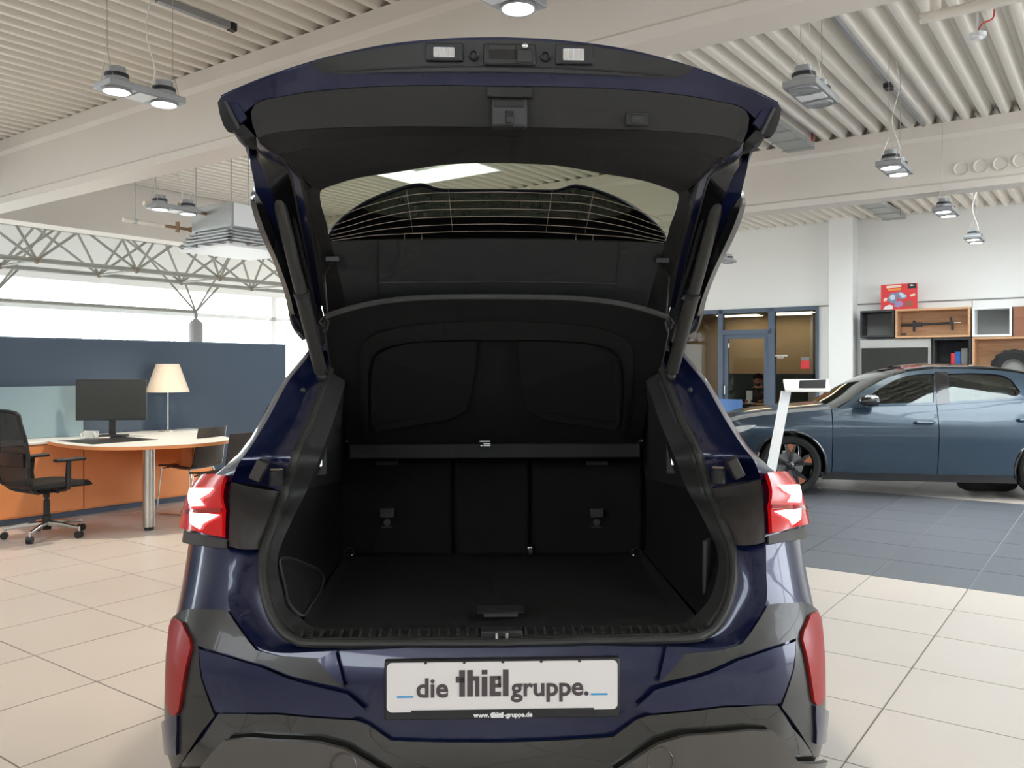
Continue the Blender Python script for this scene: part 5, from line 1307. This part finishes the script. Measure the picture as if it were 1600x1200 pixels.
    def fieldp(mb, f):
        pts = [on(a, b, -.012) for a, b in ((708,528),(640,531),(605,541),(588,552),(582,575),(580,612),(581,655),(590,668),(640,660),(700,650),(728,636),(738,600),(744,560),(746,527))]
        mb.plate([f(q) for q in pts], (0, -.002, -.002))
    pair('pressed_field', 'shelf_fabric', fieldp, shelf, smooth=False)
    q0, q1 = U(545, 694, yF-.02), U(545, 717, yF-.02)
    MB().add([Vector((sx*abs(q0.x), y, z)) for sx in (-1, 1) for y in (yF-.025, yF+.03) for z in (q1.z, q0.z)], [(0,1,3,2),(4,6,7,5),(0,4,5,1),(2,3,7,6),(0,2,6,4),(1,5,7,3)]).obj('shelf_front_bar', 'liner', shelf, bevel=.005)
    q = on(758, 684, -.022); k_ = 0
    for dx_, dz_, w_ in ((-.001, .008, .034), (.006, .0, .022), (.006, -.006, .022), (-.012, -.006, .006)): MB().box(q+Vector((dx_, -.002, dz_)), (w_, .0015, .0035)).obj('warning_label', 'paper', shelf)
    for sd in (0, 1):
        f = (lambda p: p) if sd == 0 else M
        MB().tube([f(U(512, 498, yR)), f(U(507, 430, .44)), f(U(523, 405, .40))], .0028, 6).obj('lift_string', 'black_plastic', shelf)
        MB().tube([f(U(505, 512, .47)), f(U(500, 503, .46)), f(U(507, 494, .455)), f(U(513, 503, .46)), f(U(510, 516, .47))], .004, 6).obj('string_clip', 'gate_trim', shelf)
        MB().cyl(f(U(541, 690, yF-.02)), f(U(549, 690, yF-.02)), .009, n=10).obj('pivot_pin', 'chrome', shelf)
    # ---------------- D pillars / shoulders outside the opening
    Qk = [(303,765,.42),(346,733,.42),(386,698,.44),(411,656,.50),(444,600,.57),(474,563,.62),(494,537,.66)]
    Qh = [U(*k) for k in Qk]; O2 = Opts[10:17]
    Q2 = [Vector((q.x-.012, q.y+.25, q.z+.0)) for q in Qh]
    def mkp(mb, f): mb.loft([[f(q) for q in cat_rom(r, 6)] for r in (O2, [p.lerp(q, .5)+Vector((-.006, -.012, .004)) for p, q in zip(O2, Qh)], Qh, Q2)])
    pair('rear_pillar', 'blue_paint', mkp, solid=.0, angle=50)
    # greenhouse and bonnet (out of the camera's sight but part of the car)
    ST = [(.91, .862, 1.075, .60, 1.50, 1.545), (1.5, .86, 1.06, .60, 1.53, 1.585), (2.2, .85, 1.05, .60, 1.53, 1.585), (2.75, .85, 1.04, .585, 1.48, 1.53), (3.45, .82, 1.02, .80, 1.03, 1.07)]
    for sd in (0, 1):
        f = (lambda p: Vector(p)) if sd == 0 else M
        MB().loft([[f((-wb_, y, zb_)), f((-(wb_+wr2)/2-.03, y, (zb_+zr2)/2)), f((-wr2, y, zr2))] for y, wb_, zb_, wr2, zr2, zt in ST]).obj('side_window', 'glass_dark', root, solid=.006)
        MB().loft([[f(q) for q in (Q2[0], Q2[2], Q2[6])], [f((-ST[0][1], .93, ST[0][2])), f((-.75, .93, 1.28)), f((-ST[0][3], .93, ST[0][4]))]]).obj('quarter_panel', 'blue_paint', root, solid=.006)
    MB().loft([[(x*wr2, y, zr2+(zt-zr2)*(1-x*x)) for x in (-1, -.75, -.5, -.25, 0, .25, .5, .75, 1)] for y, wb_, zb_, wr2, zr2, zt in [(.64, 0, 0, .54, 1.485, 1.53)] + ST[:4]]).obj('roof', 'blue_paint', root, solid=.03, angle=60)
    MB().loft([[(x*wr2, y, zr2+(zt-zr2)*(1-x*x)) for x in (-1, -.5, 0, .5, 1)] for y, wb_, zb_, wr2, zr2, zt in ST[3:]]).obj('windscreen', 'glass_dark', root, solid=.006)
    MB().loft([[(x*w_, y, z+.05*(1-x*x)) for x in (-1, -.75, -.5, 0, .5, .75, 1)] for y, w_, z in ((3.45, .84, 1.02), (3.9, .82, .97), (4.25, .72, .88), (4.42, .6, .74), (4.5, .56, .5), (4.4, .54, .26))]).obj('bonnet', 'blue_paint', root, solid=.01, angle=60)
    MB().span((-.80, .35, .20), (.80, 4.2, .28)).obj('underbody', 'rubber', root)
    MB().span((-.75, 1.17, .28), (.75, 1.20, 1.12)).obj('cabin_light_block', 'seat_dark', root)  # unseen board added to stop light leaking between the seat backs
    MB().span((-.55, 1.10, 1.10), (.55, 1.22, 1.22)).obj('rear_headrest', 'seat_dark', root, bevel=.03)
    # stops and brackets in the channel
    for sd in (0, 1):
        f = (lambda p: p) if sd == 0 else M
        p_ = f(U(432, 745, .28))
        bs = MB().lathe([(0, -.022), (.019, -.022), (.018, .016), (.013, .018), (0, .018)], p_, 20).obj('bump_stop', 'rubber', root)
        MB().lathe([(.004, .0185), (.017, .0185), (.016, .021), (.004, .021)], p_, 20).obj('stop_face', 'stop_brown', bs)
        p_ = f(U(405, 735, .27)); bx_ = MB().box(p_, (.03, .03, .055), ry=.45*(-1 if sd else 1)).obj('hinge_block', 'trim_taupe', root, bevel=.004)
        p_ = f(U(474, 610, .44)); MB().ball(p_, .008, 10, 6).obj('strut_ball', 'black_plastic', root)
    # ---------------- number plate
    pA, pB = U(608, 1030, -.018), U(963, 1110, -.018)
    pcx, pcz = 0.0, (pA.z+pB.z)/2; pw, phh = .526, .112; py = -.026
    holder = MB().span((-pw/2-.006, py+.002, pcz-phh/2-.020), (pw/2+.006, py+.022, pcz+phh/2+.004)).obj('number_plate', 'black_plastic', root, bevel=.004)
    rr_ = .012; prf = []
    for cx_, cz_, a0 in ((pw/2-rr_, phh/2-rr_, 0), (-pw/2+rr_, phh/2-rr_, 90), (-pw/2+rr_, -phh/2+rr_, 180), (pw/2-rr_, -phh/2+rr_, 270)):
        prf += [(cx_+rr_*cos(radians(a0+k*15)), cz_+rr_*sin(radians(a0+k*15))) for k in range(7)]
    MB().plate([(x, py, pcz+z) for x, z in prf], (0, .003, 0)).obj('plate_sheet', 'plate_white', holder)
    MB().span((-pw/2+.055, py-.002, pcz-phh/2-.002), (pw/2-.055, py+.002, pcz-phh/2+.004)).obj('holder_clip', 'black_plastic', holder)
    for k in range(5): MB().box((-.175+.0875*k, py-.001, pcz+phh/2), (.006, .004, .005)).obj('holder_tab', 'black_plastic', holder)
    ink = py-.0008
    def put(me, x, z, nm='lettering'):
        o_ = bpy.data.objects.new(nm, me); C.objects.link(o_); o_.parent = holder; o_.location = (x, ink, z); o_.rotation_euler = (pi/2, 0, 0); return o_
    sc = pw/.526
    bz_ = pcz-.022
    def fit(tx, x, wid, z, m, bold, size=.06, asp=1.0):
        me = text_mesh(tx, size, m, bold); xs_ = [v_.co.x for v_ in me.vertices]; k = wid/(max(xs_)-min(xs_)); c0 = (max(xs_)+min(xs_))/2
        for v_ in me.vertices: v_.co.x = (v_.co.x-c0)*k; v_.co.y *= k*asp
        return put(me, x, z)
    fit('die', -.160, .072, bz_, 'plate_ink', .0014)
    fit('gruppe.', .107, .178, bz_, 'plate_ink', .0014)
    # heavy block letters t h i E l
    bl = MB(); h1, wst = .060, .0125
    def blk(x0, x1, z0, z1): return MB().span((x0, ink-.0006, bz_+z0), (x1, ink+.0004, bz_+z1))
    x0 = -.107
    LT = {'t': [(x0+.008, x0+.021, 0, h1), (x0, x0+.021, .032, .046)],
          'h': [(x0+.026, x0+.039, 0, h1), (x0+.039, x0+.054, .036, .046), (x0+.044, x0+.054, 0, .036)],
          'i': [(x0+.059, x0+.072, 0, .045), (x0+.059, x0+.072, .050, h1)],
          'E': [(x0+.077, x0+.090, 0, .046), (x0+.090, x0+.103, .037, .046), (x0+.090, x0+.103, .0, .010), (x0+.090, x0+.103, .0195, .028), (x0+.0965, x0+.103, .0195, .046)],
          'l': [(x0+.107, x0+.120, 0, h1)]}
    for ch, bs in LT.items():
        mb = MB()
        for a_, b_, z0, z1 in bs: mb.span((a_, ink-.0006, bz_+z0), (b_, ink+.0004, bz_+z1))
        mb.obj('block_letter', 'plate_ink', holder, smooth=False)
    for a_, b_ in ((-.240, -.203), (.202, .240)): MB().span((a_, ink-.0006, bz_-.001), (b_, ink+.0004, bz_+.003)).obj('blue_dash', 'plate_blue', holder, smooth=False)
    iz = pcz-phh/2-.0145
    for tx, x, wd in (('www.', -.049, .036), ('thiel', -.0135, .030), ('-gruppe.de', .0355, .064)):
        o_ = fit(tx, x, wd, iz, 'paper', .0004 if tx != 'thiel' else .0012, .0125); o_.location.y = py+.0012
    return dict(root=root, U=U, M=M, half=half, full=full, pair=pair)
K = make_suv()
# ================================================================== raised tailgate of the blue SUV (a part of the car)
def make_gate(root, U, M, half, full, pair):
    def poly_row(keys, sub=6): return full(cat_rom(half(keys), sub))
    # rows from the free edge to the hinge; every key is pixel x, y and the car's own depth
    g0 = [(785,60,-.10),(700,62,-.10),(600,72,-.098),(500,94,-.09),(420,120,-.08),(372,139,-.07),(346,151,-.06)]
    g1 = [(785,112,-.085),(700,112,-.085),(600,114,-.083),(512,116,-.078),(430,134,-.065),(385,150,-.055),(352,166,-.05)]
    g2 = [(785,134,-.075),(700,133,-.075),(600,134,-.073),(500,141,-.065),(440,150,-.055),(404,158,-.045),(372,186,-.035)]
    lower = MB().loft([poly_row(g0), poly_row(g1), poly_row(g2)])
    gate = lower.obj('tailgate', 'blue_paint', root, solid=.008, angle=50)
    gate['label'] = 'raised tailgate seen from below with dark inner trim'
    # outer skin from the free edge back over the lower half
    sk = [[(785,60,-.10),(700,62,-.10),(600,72,-.098),(500,94,-.09),(420,120,-.08),(372,139,-.07),(346,151,-.06)],
          [(785,70,0.),(700,72,.0),(600,82,.0),(500,104,.0),(420,130,.0),(372,150,.0),(350,165,.0)],
          [(785,120,.08),(700,122,.08),(600,132,.08),(500,154,.08),(430,180,.08),(396,196,.08),(380,215,.06)],
          [(785,215,.14),(700,218,.14),(600,228,.14),(520,245,.15),(450,255,.12),(410,262,.10),(396,270,.10)]]
    MB().loft([poly_row(r) for r in sk]).obj('outer_skin', 'blue_paint', gate, solid=.006, angle=50)
    # black lamp strip with handle, camera, nozzles and plate lamps
    s0 = [(785,62,-.108),(700,64,-.108),(600,74,-.106),(530,87,-.10),(487,97,-.096)]
    s1 = [(785,90,-.100),(700,91,-.100),(600,95,-.098),(530,103,-.094),(494,106,-.090)]
    s2 = [(785,112,-.094),(700,112,-.094),(600,113,-.092),(540,115,-.088),(512,113,-.086)]
    strip = MB().loft([poly_row(s0), poly_row(s1), poly_row(s2)]).obj('lamp_strip', 'strip_black', gate, solid=.006, angle=50)
    # groove along the strip
    MB().tube(poly_row([(785,104,-.100),(700,104,-.100),(600,107,-.098),(545,111,-.094),(520,111,-.09)]), .0018, 6).obj('strip_groove', 'black_plastic', strip)
    def rect(x0, y0, x1, y1, y, dy, nm, m, par=strip, bev=.003):
        a, b = U(x0, y0, y), U(x1, y1, y); return MB().span((a.x, y, b.z), (b.x, y+dy, a.z)).obj(nm, m, par, bevel=bev)
    for x0, x1, y0, y1 in ((665, 724, 66, 95), (868, 927, 68, 100)):
        rect(x0, y0, x1, y1, -.112, .01, 'lamp_bezel', 'black_plastic')
        l_ = rect(x0+12, y0+7, x1-14, y1-6, -.1145, .004, 'plate_lamp', 'lamp_white')
        for k in range(4): rect(x0+13+8.5*k, y0+9, x0+19+8.5*k, y1-8, -.1165, .003, 'lamp_prism', 'lamp_off', strip, 0)
    for cx_, cy_ in ((740, 85), (852, 87)):
        q = U(cx_, cy_, -.112); MB().lathe([(0, .004), (.006, .004), (.008, -.002), (.0115, -.003), (.012, .006)], q, 20, 'Y').obj('nozzle', 'black_plastic', strip)
    rect(755, 66, 838, 102, -.112, .01, 'handle_bezel', 'black_plastic', strip, .006)
    rect(764, 77, 807, 92, -.1135, .004, 'handle_recess', 'dark_hole'); rect(764, 69, 806, 78, -.1155, .004, 'handle_grip', 'strip_black')
    rect(808, 76, 832, 98, -.1155, .006, 'camera_housing', 'strip_black'); q = U(820, 72, -.117); MB().ball(q, (.008, .006, .006), 12, 8).obj('camera_lens', 'chrome', strip)
    # corner boxes (gate ends of the lamps) and rubber caps
    def mk(mb, f):
        for rows in ([[(340,160,-.055),(345,152,-.055),(358,150,-.05)], [(343,178,-.045),(349,172,-.05),(364,168,-.045)], [(349,196,-.03),(356,193,-.035),(372,190,-.03)], [(356,206,-.015),(362,205,-.02),(378,204,-.02)]],):
            r1 = [[f(U(*k)) for k in r] for r in rows]; r2 = [[q+Vector((0, .05, .01)) for q in r] for r in r1]
            mb.loft([[a[0] for a in r2], [a[0] for a in r1], [a[1] for a in r1], [a[2] for a in r1], [a[2] for a in r2], [a[0] for a in r2]])
    pair('lamp_end', 'black_plastic', mk, gate, angle=40)
    def mk(mb, f): mb.plate([f(U(*k)) for k in ((356,160,-.058),(372,162,-.055),(386,184,-.05),(376,192,-.045),(362,178,-.05))], (0, .01, 0))
    pair('corner_bracket', 'blue_paint', mk, gate)
    def mk(mb, f): mb.tube([f(U(*k)) for k in ((352,158,-.062),(362,178,-.055),(372,200,-.04))], .004, 6)
    pair('corner_edge', 'gate_frame_grey', mk, gate)
    def mk(mb, f):
        r1 = [f(U(*k)) for k in ((360,200,-.02),(372,212,-.02),(386,216,-.02),(398,212,-.025),(380,192,-.03))]
        r2 = [q+Vector((0, .07, -.01)) for q in r1]; mb.plate(r1, (0, .06, -.012))
    pair('rubber_cap', 'rubber', mk, gate, bevel=.004)
    # inner trim: upright face, then the tunnel round the window
    f0 = [(785,135,-.078),(700,134,-.078),(600,135,-.076),(500,142,-.068),(440,151,-.058),(412,157,-.050),(399,164,-.044),(393,176,-.036)]
    f1 = [(785,172,-.055),(700,170,-.055),(600,170,-.053),(500,173,-.046),(440,180,-.038),(412,186,-.032),(401,190,-.030),(395,194,-.028)]
    f2 = [(785,198,-.035),(700,197,-.035),(600,197,-.033),(500,200,-.028),(440,205,-.022),(418,210,-.018),(407,214,-.016),(402,213,-.016)]
    tp = MB().loft([poly_row(f0), poly_row(f1), poly_row(f2)]).obj('inner_trim', 'gate_trim', gate, solid=.006, angle=50)
    R1 = [(785,198,-.035),(700,197,-.035),(600,197,-.033),(500,200,-.028),(440,205,-.022),(402,213,-.016),(422,236,.02),(446,246,.05),(460,256,.08),(468,275,.11),(478,330,.22),(490,395,.37),(503,478,.56),(508,500,.62)]
    R2 = [(785,212,.0),(700,211,.0),(600,213,.0),(510,222,.01),(455,236,.02),(428,240,.03),(448,252,.05),(462,264,.08),(470,276,.10),(476,292,.13),(486,338,.23),(497,398,.38),(510,480,.57),(515,502,.63)]
    R3 = [(785,238,.06),(700,240,.06),(610,252,.07),(540,268,.09),(505,281,.12),(488,290,.14),(483,296,.15),(482,303,.16),(483,312,.175),(487,326,.2),(497,356,.28),(510,400,.40),(524,480,.58),(528,502,.64)]
    R4 = [(785,254,.09),(700,256,.092),(620,268,.105),(560,277,.125),(522,288,.145),(506,294,.155),(501,298,.16),(500,304,.17),(501,314,.185),(504,328,.215),(511,352,.275),(517,378,.345),(545,440,.48),(560,500,.64)]
    rows = [poly_row(r, 5) for r in (R1, R2, R3, R4)]
    MB().loft(rows[:2]).obj('tunnel_edge', 'gate_trim_dark', tp, solid=.004, angle=60)
    MB().loft(rows[1:]).obj('window_surround', 'gate_trim_dark', tp, solid=.004, angle=60)
    # panel between the window and the hinge
    pn = [[(785,373,.345),(640,374,.345),(560,376,.345),(517,378,.345)], [(785,400,.40),(640,401,.40),(560,402,.40),(524,404,.40)], [(785,445,.49),(640,446,.49),(565,448,.49),(535,450,.49)], [(785,500,.62),(640,502,.62),(570,504,.62),(545,506,.62)]]
    up = MB().loft([poly_row(r, 4) for r in pn]).obj('upper_trim', 'gate_frame_grey', gate, solid=.006, angle=50)
    for sd in (0, 1):
        f = (lambda q: q) if sd == 0 else M
        MB().tube([f(U(590, 377, .340)), f(U(590, 402, .395)), f(U(591, 447, .485)), f(U(592, 500, .615))], .0022, 5).obj('trim_joint', 'black_plastic', up)
        MB().box(f(U(520, 405, .385)), (.035, .02, .012)).obj('string_hook', 'black_plastic', up)
    MB().tube(poly_row([(785,440,.476),(640,441,.476),(590,442,.476)], 3), .003, 6).obj('trim_crease', 'gate_trim_dark', up)
    # latch
    def rct(x0, y0, x1, y1, y, dy, nm, m, bev=.003): return rect(x0, y0, x1, y1, y, dy, nm, m, tp, bev)
    rct(761, 134, 832, 152, -.084, .02, 'latch_plate', 'gate_trim_dark'); rct(768, 152, 824, 198, -.078, .03, 'latch_cover', 'gate_frame_grey', .006)
    rct(772, 155, 820, 168, -.080, .006, 'latch_step', 'gate_trim_dark'); rct(789, 172, 803, 196, -.081, .01, 'latch_slot', 'dark_hole'); rct(791, 180, 801, 192, -.084, .008, 'latch_hook', 'black_plastic')
    rct(978, 174, 1014, 196, -.056, .012, 'button_bezel', 'gate_trim_dark'); rct(986, 178, 1006, 193, -.0585, .006, 'close_button', 'black_plastic'); rct(992, 183, 1000, 187, -.0592, .002, 'button_symbol', 'gate_frame_grey', 0)
    # side flanges between trim and outer edge
    A = [(402,213,-.014),(422,236,.022),(446,246,.052),(460,256,.082),(468,275,.112),(478,330,.222),(490,395,.372),(503,478,.562)]
    Bm = [(392,214,-.0),(408,238,.05),(428,252,.08),(446,262,.10),(456,280,.13),(466,332,.24),(479,396,.39),(494,478,.575)]
    Cm = [(384,215,.03),(396,240,.07),(410,262,.10),(420,285,.13),(428,310,.17),(444,360,.27),(462,420,.42),(482,482,.59)]
    D = [(385,222,.0),(388,238,.05),(391,256,.08),(396,280,.11),(402,310,.15),(418,362,.25),(440,422,.40),(466,490,.59)]
    for nm, m, a, b in (('inner_flange', 'blue_paint', A, Bm), ('flange_channel', 'gloss_black', Bm, Cm), ('side_frame', 'blue_paint', Cm, D)):
        def mk(mb, f): mb.loft([[f(q) for q in cat_rom([U(*k) for k in r], 5)] for r in (a, b)])
        pair(nm, m, mk, gate, solid=.005, angle=50)
    def mk(mb, f): mb.tube([f(q) for q in cat_rom([U(*k) for k in Bm], 5)], .005, 7)
    pair('gate_seal', 'gate_frame_grey', mk, gate)
    # spoiler fins along the sides and the roof spoiler behind the glass
    def mk(mb, f):
        o_ = [(398,293,.14),(393,302,.145),(392,318,.16),(399,345,.20),(412,378,.26),(428,412,.34),(445,460,.45),(455,508,.56),(472,532,.62)]
        i_ = [(404,300,.14),(408,310,.15),(414,325,.17),(424,352,.215),(436,382,.275),(450,420,.36),(464,462,.46),(476,505,.56),(484,525,.62)]
        a = cat_rom([U(*k) for k in o_], 4); b = cat_rom([U(*k) for k in i_], 4)
        mb.loft([[f(q) for q in a], [f(p.lerp(q, .5)+Vector((0, -.01, -.004))) for p, q in zip(a, b)], [f(q) for q in b], [f(q+Vector((.0, .03, .05))) for q in b], [f(q+Vector((.0, .03, .04))) for q in a], [f(q) for q in a]])
    pair('spoiler_fin', 'gloss_black', mk, gate, angle=50)
    sp0 = [(785,299,.45),(706,299,.45),(682,297,.45),(656,290,.45),(620,298,.455),(575,316,.46),(540,339,.47),(519,360,.48),(513,372,.485)]
    sp1 = [(785,378,.50),(706,378,.50),(682,378,.50),(656,378,.50),(620,378,.505),(575,378,.51),(540,379,.515),(519,379,.52),(512,379,.52)]
    sp2 = [(785,520,.62),(706,520,.62),(682,520,.62),(656,520,.62),(620,520,.62),(575,520,.62),(540,520,.62),(519,520,.62),(505,520,.62)]
    rr = [poly_row(r, 4) for r in (sp0, sp1, sp2)]
    spo = MB().loft(rr).obj('spoiler', 'gloss_black', gate, solid=.0, angle=60)
    MB().loft([rr[0], [q+Vector((0, .05, .006)) for q in rr[0]], [q+Vector((0, .09, -.02)) for q in rr[1]], [q+Vector((0, .05, 0)) for q in rr[2]]]).obj('spoiler_top', 'blue_paint', gate, angle=60)
    MB().tube([q+Vector((0, -.002, .002)) for q in rr[0]], .005, 8).obj('spoiler_edge', 'blue_paint', gate)
    # rear window
    gl = [[(785,254,.09),(700,256,.092),(620,268,.105),(560,277,.125),(522,288,.145),(506,294,.155),(500,298,.16)],
          [(785,290,.16),(700,291,.162),(620,294,.167),(560,300,.178),(522,308,.192),(508,311,.196),(501,313,.2)],
          [(785,330,.25),(700,331,.25),(620,332,.252),(560,336,.26),(525,339,.265),(514,340,.268),(507,340,.27)],
          [(785,374,.345),(700,375,.345),(620,376,.345),(560,377,.345),(530,378,.345),(522,378,.345),(517,378,.345)]]
    rows = [poly_row(r, 4) for r in gl]
    glass = MB().loft(rows).obj('rear_window', 'gate_glass', gate, solid=.0, angle=60)
    # heater wires
    for c0, e in (((300, .182), (524, 341, .268)), ((313, .212), (519, 353, .293)), ((326, .24), (516, 361, .31)), ((338, .268), (516, 368, .325)), ((350, .295), (517, 373, .338)), ((361, .32), (519, 376, .342))):
        yc_, d = c0
        hr = [(785, yc_, d-.006), (707, yc_+1, d-.006), (645, yc_+4, d-.004), (585, yc_+(e[1]-yc_)*.45, d+(e[2]-d)*.4-.004), (545, yc_+(e[1]-yc_)*.78, d+(e[2]-d)*.75-.004), (e[0], e[1], e[2]-.004)]
        MB().tube(poly_row(hr, 4), .0009, 4).obj('heater_wire', 'heater_wire', glass)
    for xa, xb in ((635, 645), (701, 707)):
        for sd in (0, 1):
            f = (lambda q: q) if sd == 0 else M
            MB().tube([f(U(xa, 297, .172)), f(U((xa+xb)/2, 330, .247)), f(U(xb, 362, .318))], .0009, 4).obj('heater_wire', 'heater_wire', glass)
    for sd in (0, 1):
        f = (lambda q: q) if sd == 0 else M
        MB().tube([f(U(632, 374, .34)), f(U(632, 365, .322)), f(U(659, 364, .322)), f(U(659, 374, .34))], .0011, 4).obj('wire_terminal', 'heater_wire', glass)
        # power strut
        a, b = f(U(425, 272, .15)), f(U(503, 588, .52)); d = (b-a)
        st = MB().cyl(a+d*.04, a+d*.55, .0165, n=18).obj('gas_strut', 'strut_grey', root)
        MB().cyl(a+d*.55, a+d*.97, .019, n=18).obj('strut_sleeve', 'strut_grey', st)
        MB().cyl(a+d*.54, a+d*.56, .021, n=18).obj('strut_collar', 'black_plastic', st)
        MB().ball(a, .018, 12, 8).obj('strut_joint', 'black_plastic', st); MB().cyl(a+Vector((0, 0, .0)), a+Vector((0, .03, .03)), .012, n=10).obj('strut_bracket', 'trim_taupe', st)
        MB().ball(b, .016, 12, 8).obj('strut_joint', 'black_plastic', st)
        # wiring hose and hinge arm
        MB().tube(cat_rom([f(U(440, 282, .16)), f(U(458, 340, .25)), f(U(472, 400, .38)), f(U(490, 470, .54)), f(U(497, 505, .60))], 5), .006, 8).obj('cable_hose', 'rubber', gate)
        MB().tube(cat_rom([f(U(482, 450, .54)), f(U(494, 490, .60)), f(U(504, 540, .66))], 4), [.020]*9, 8).obj('hinge_arm', 'gate_frame_grey', gate)
    return gate
make_gate(K['root'], K['U'], K['M'], K['half'], K['full'], K['pair'])
tag(K['root'], 'dark blue SUV seen from behind with raised tailgate and empty boot', 'car')
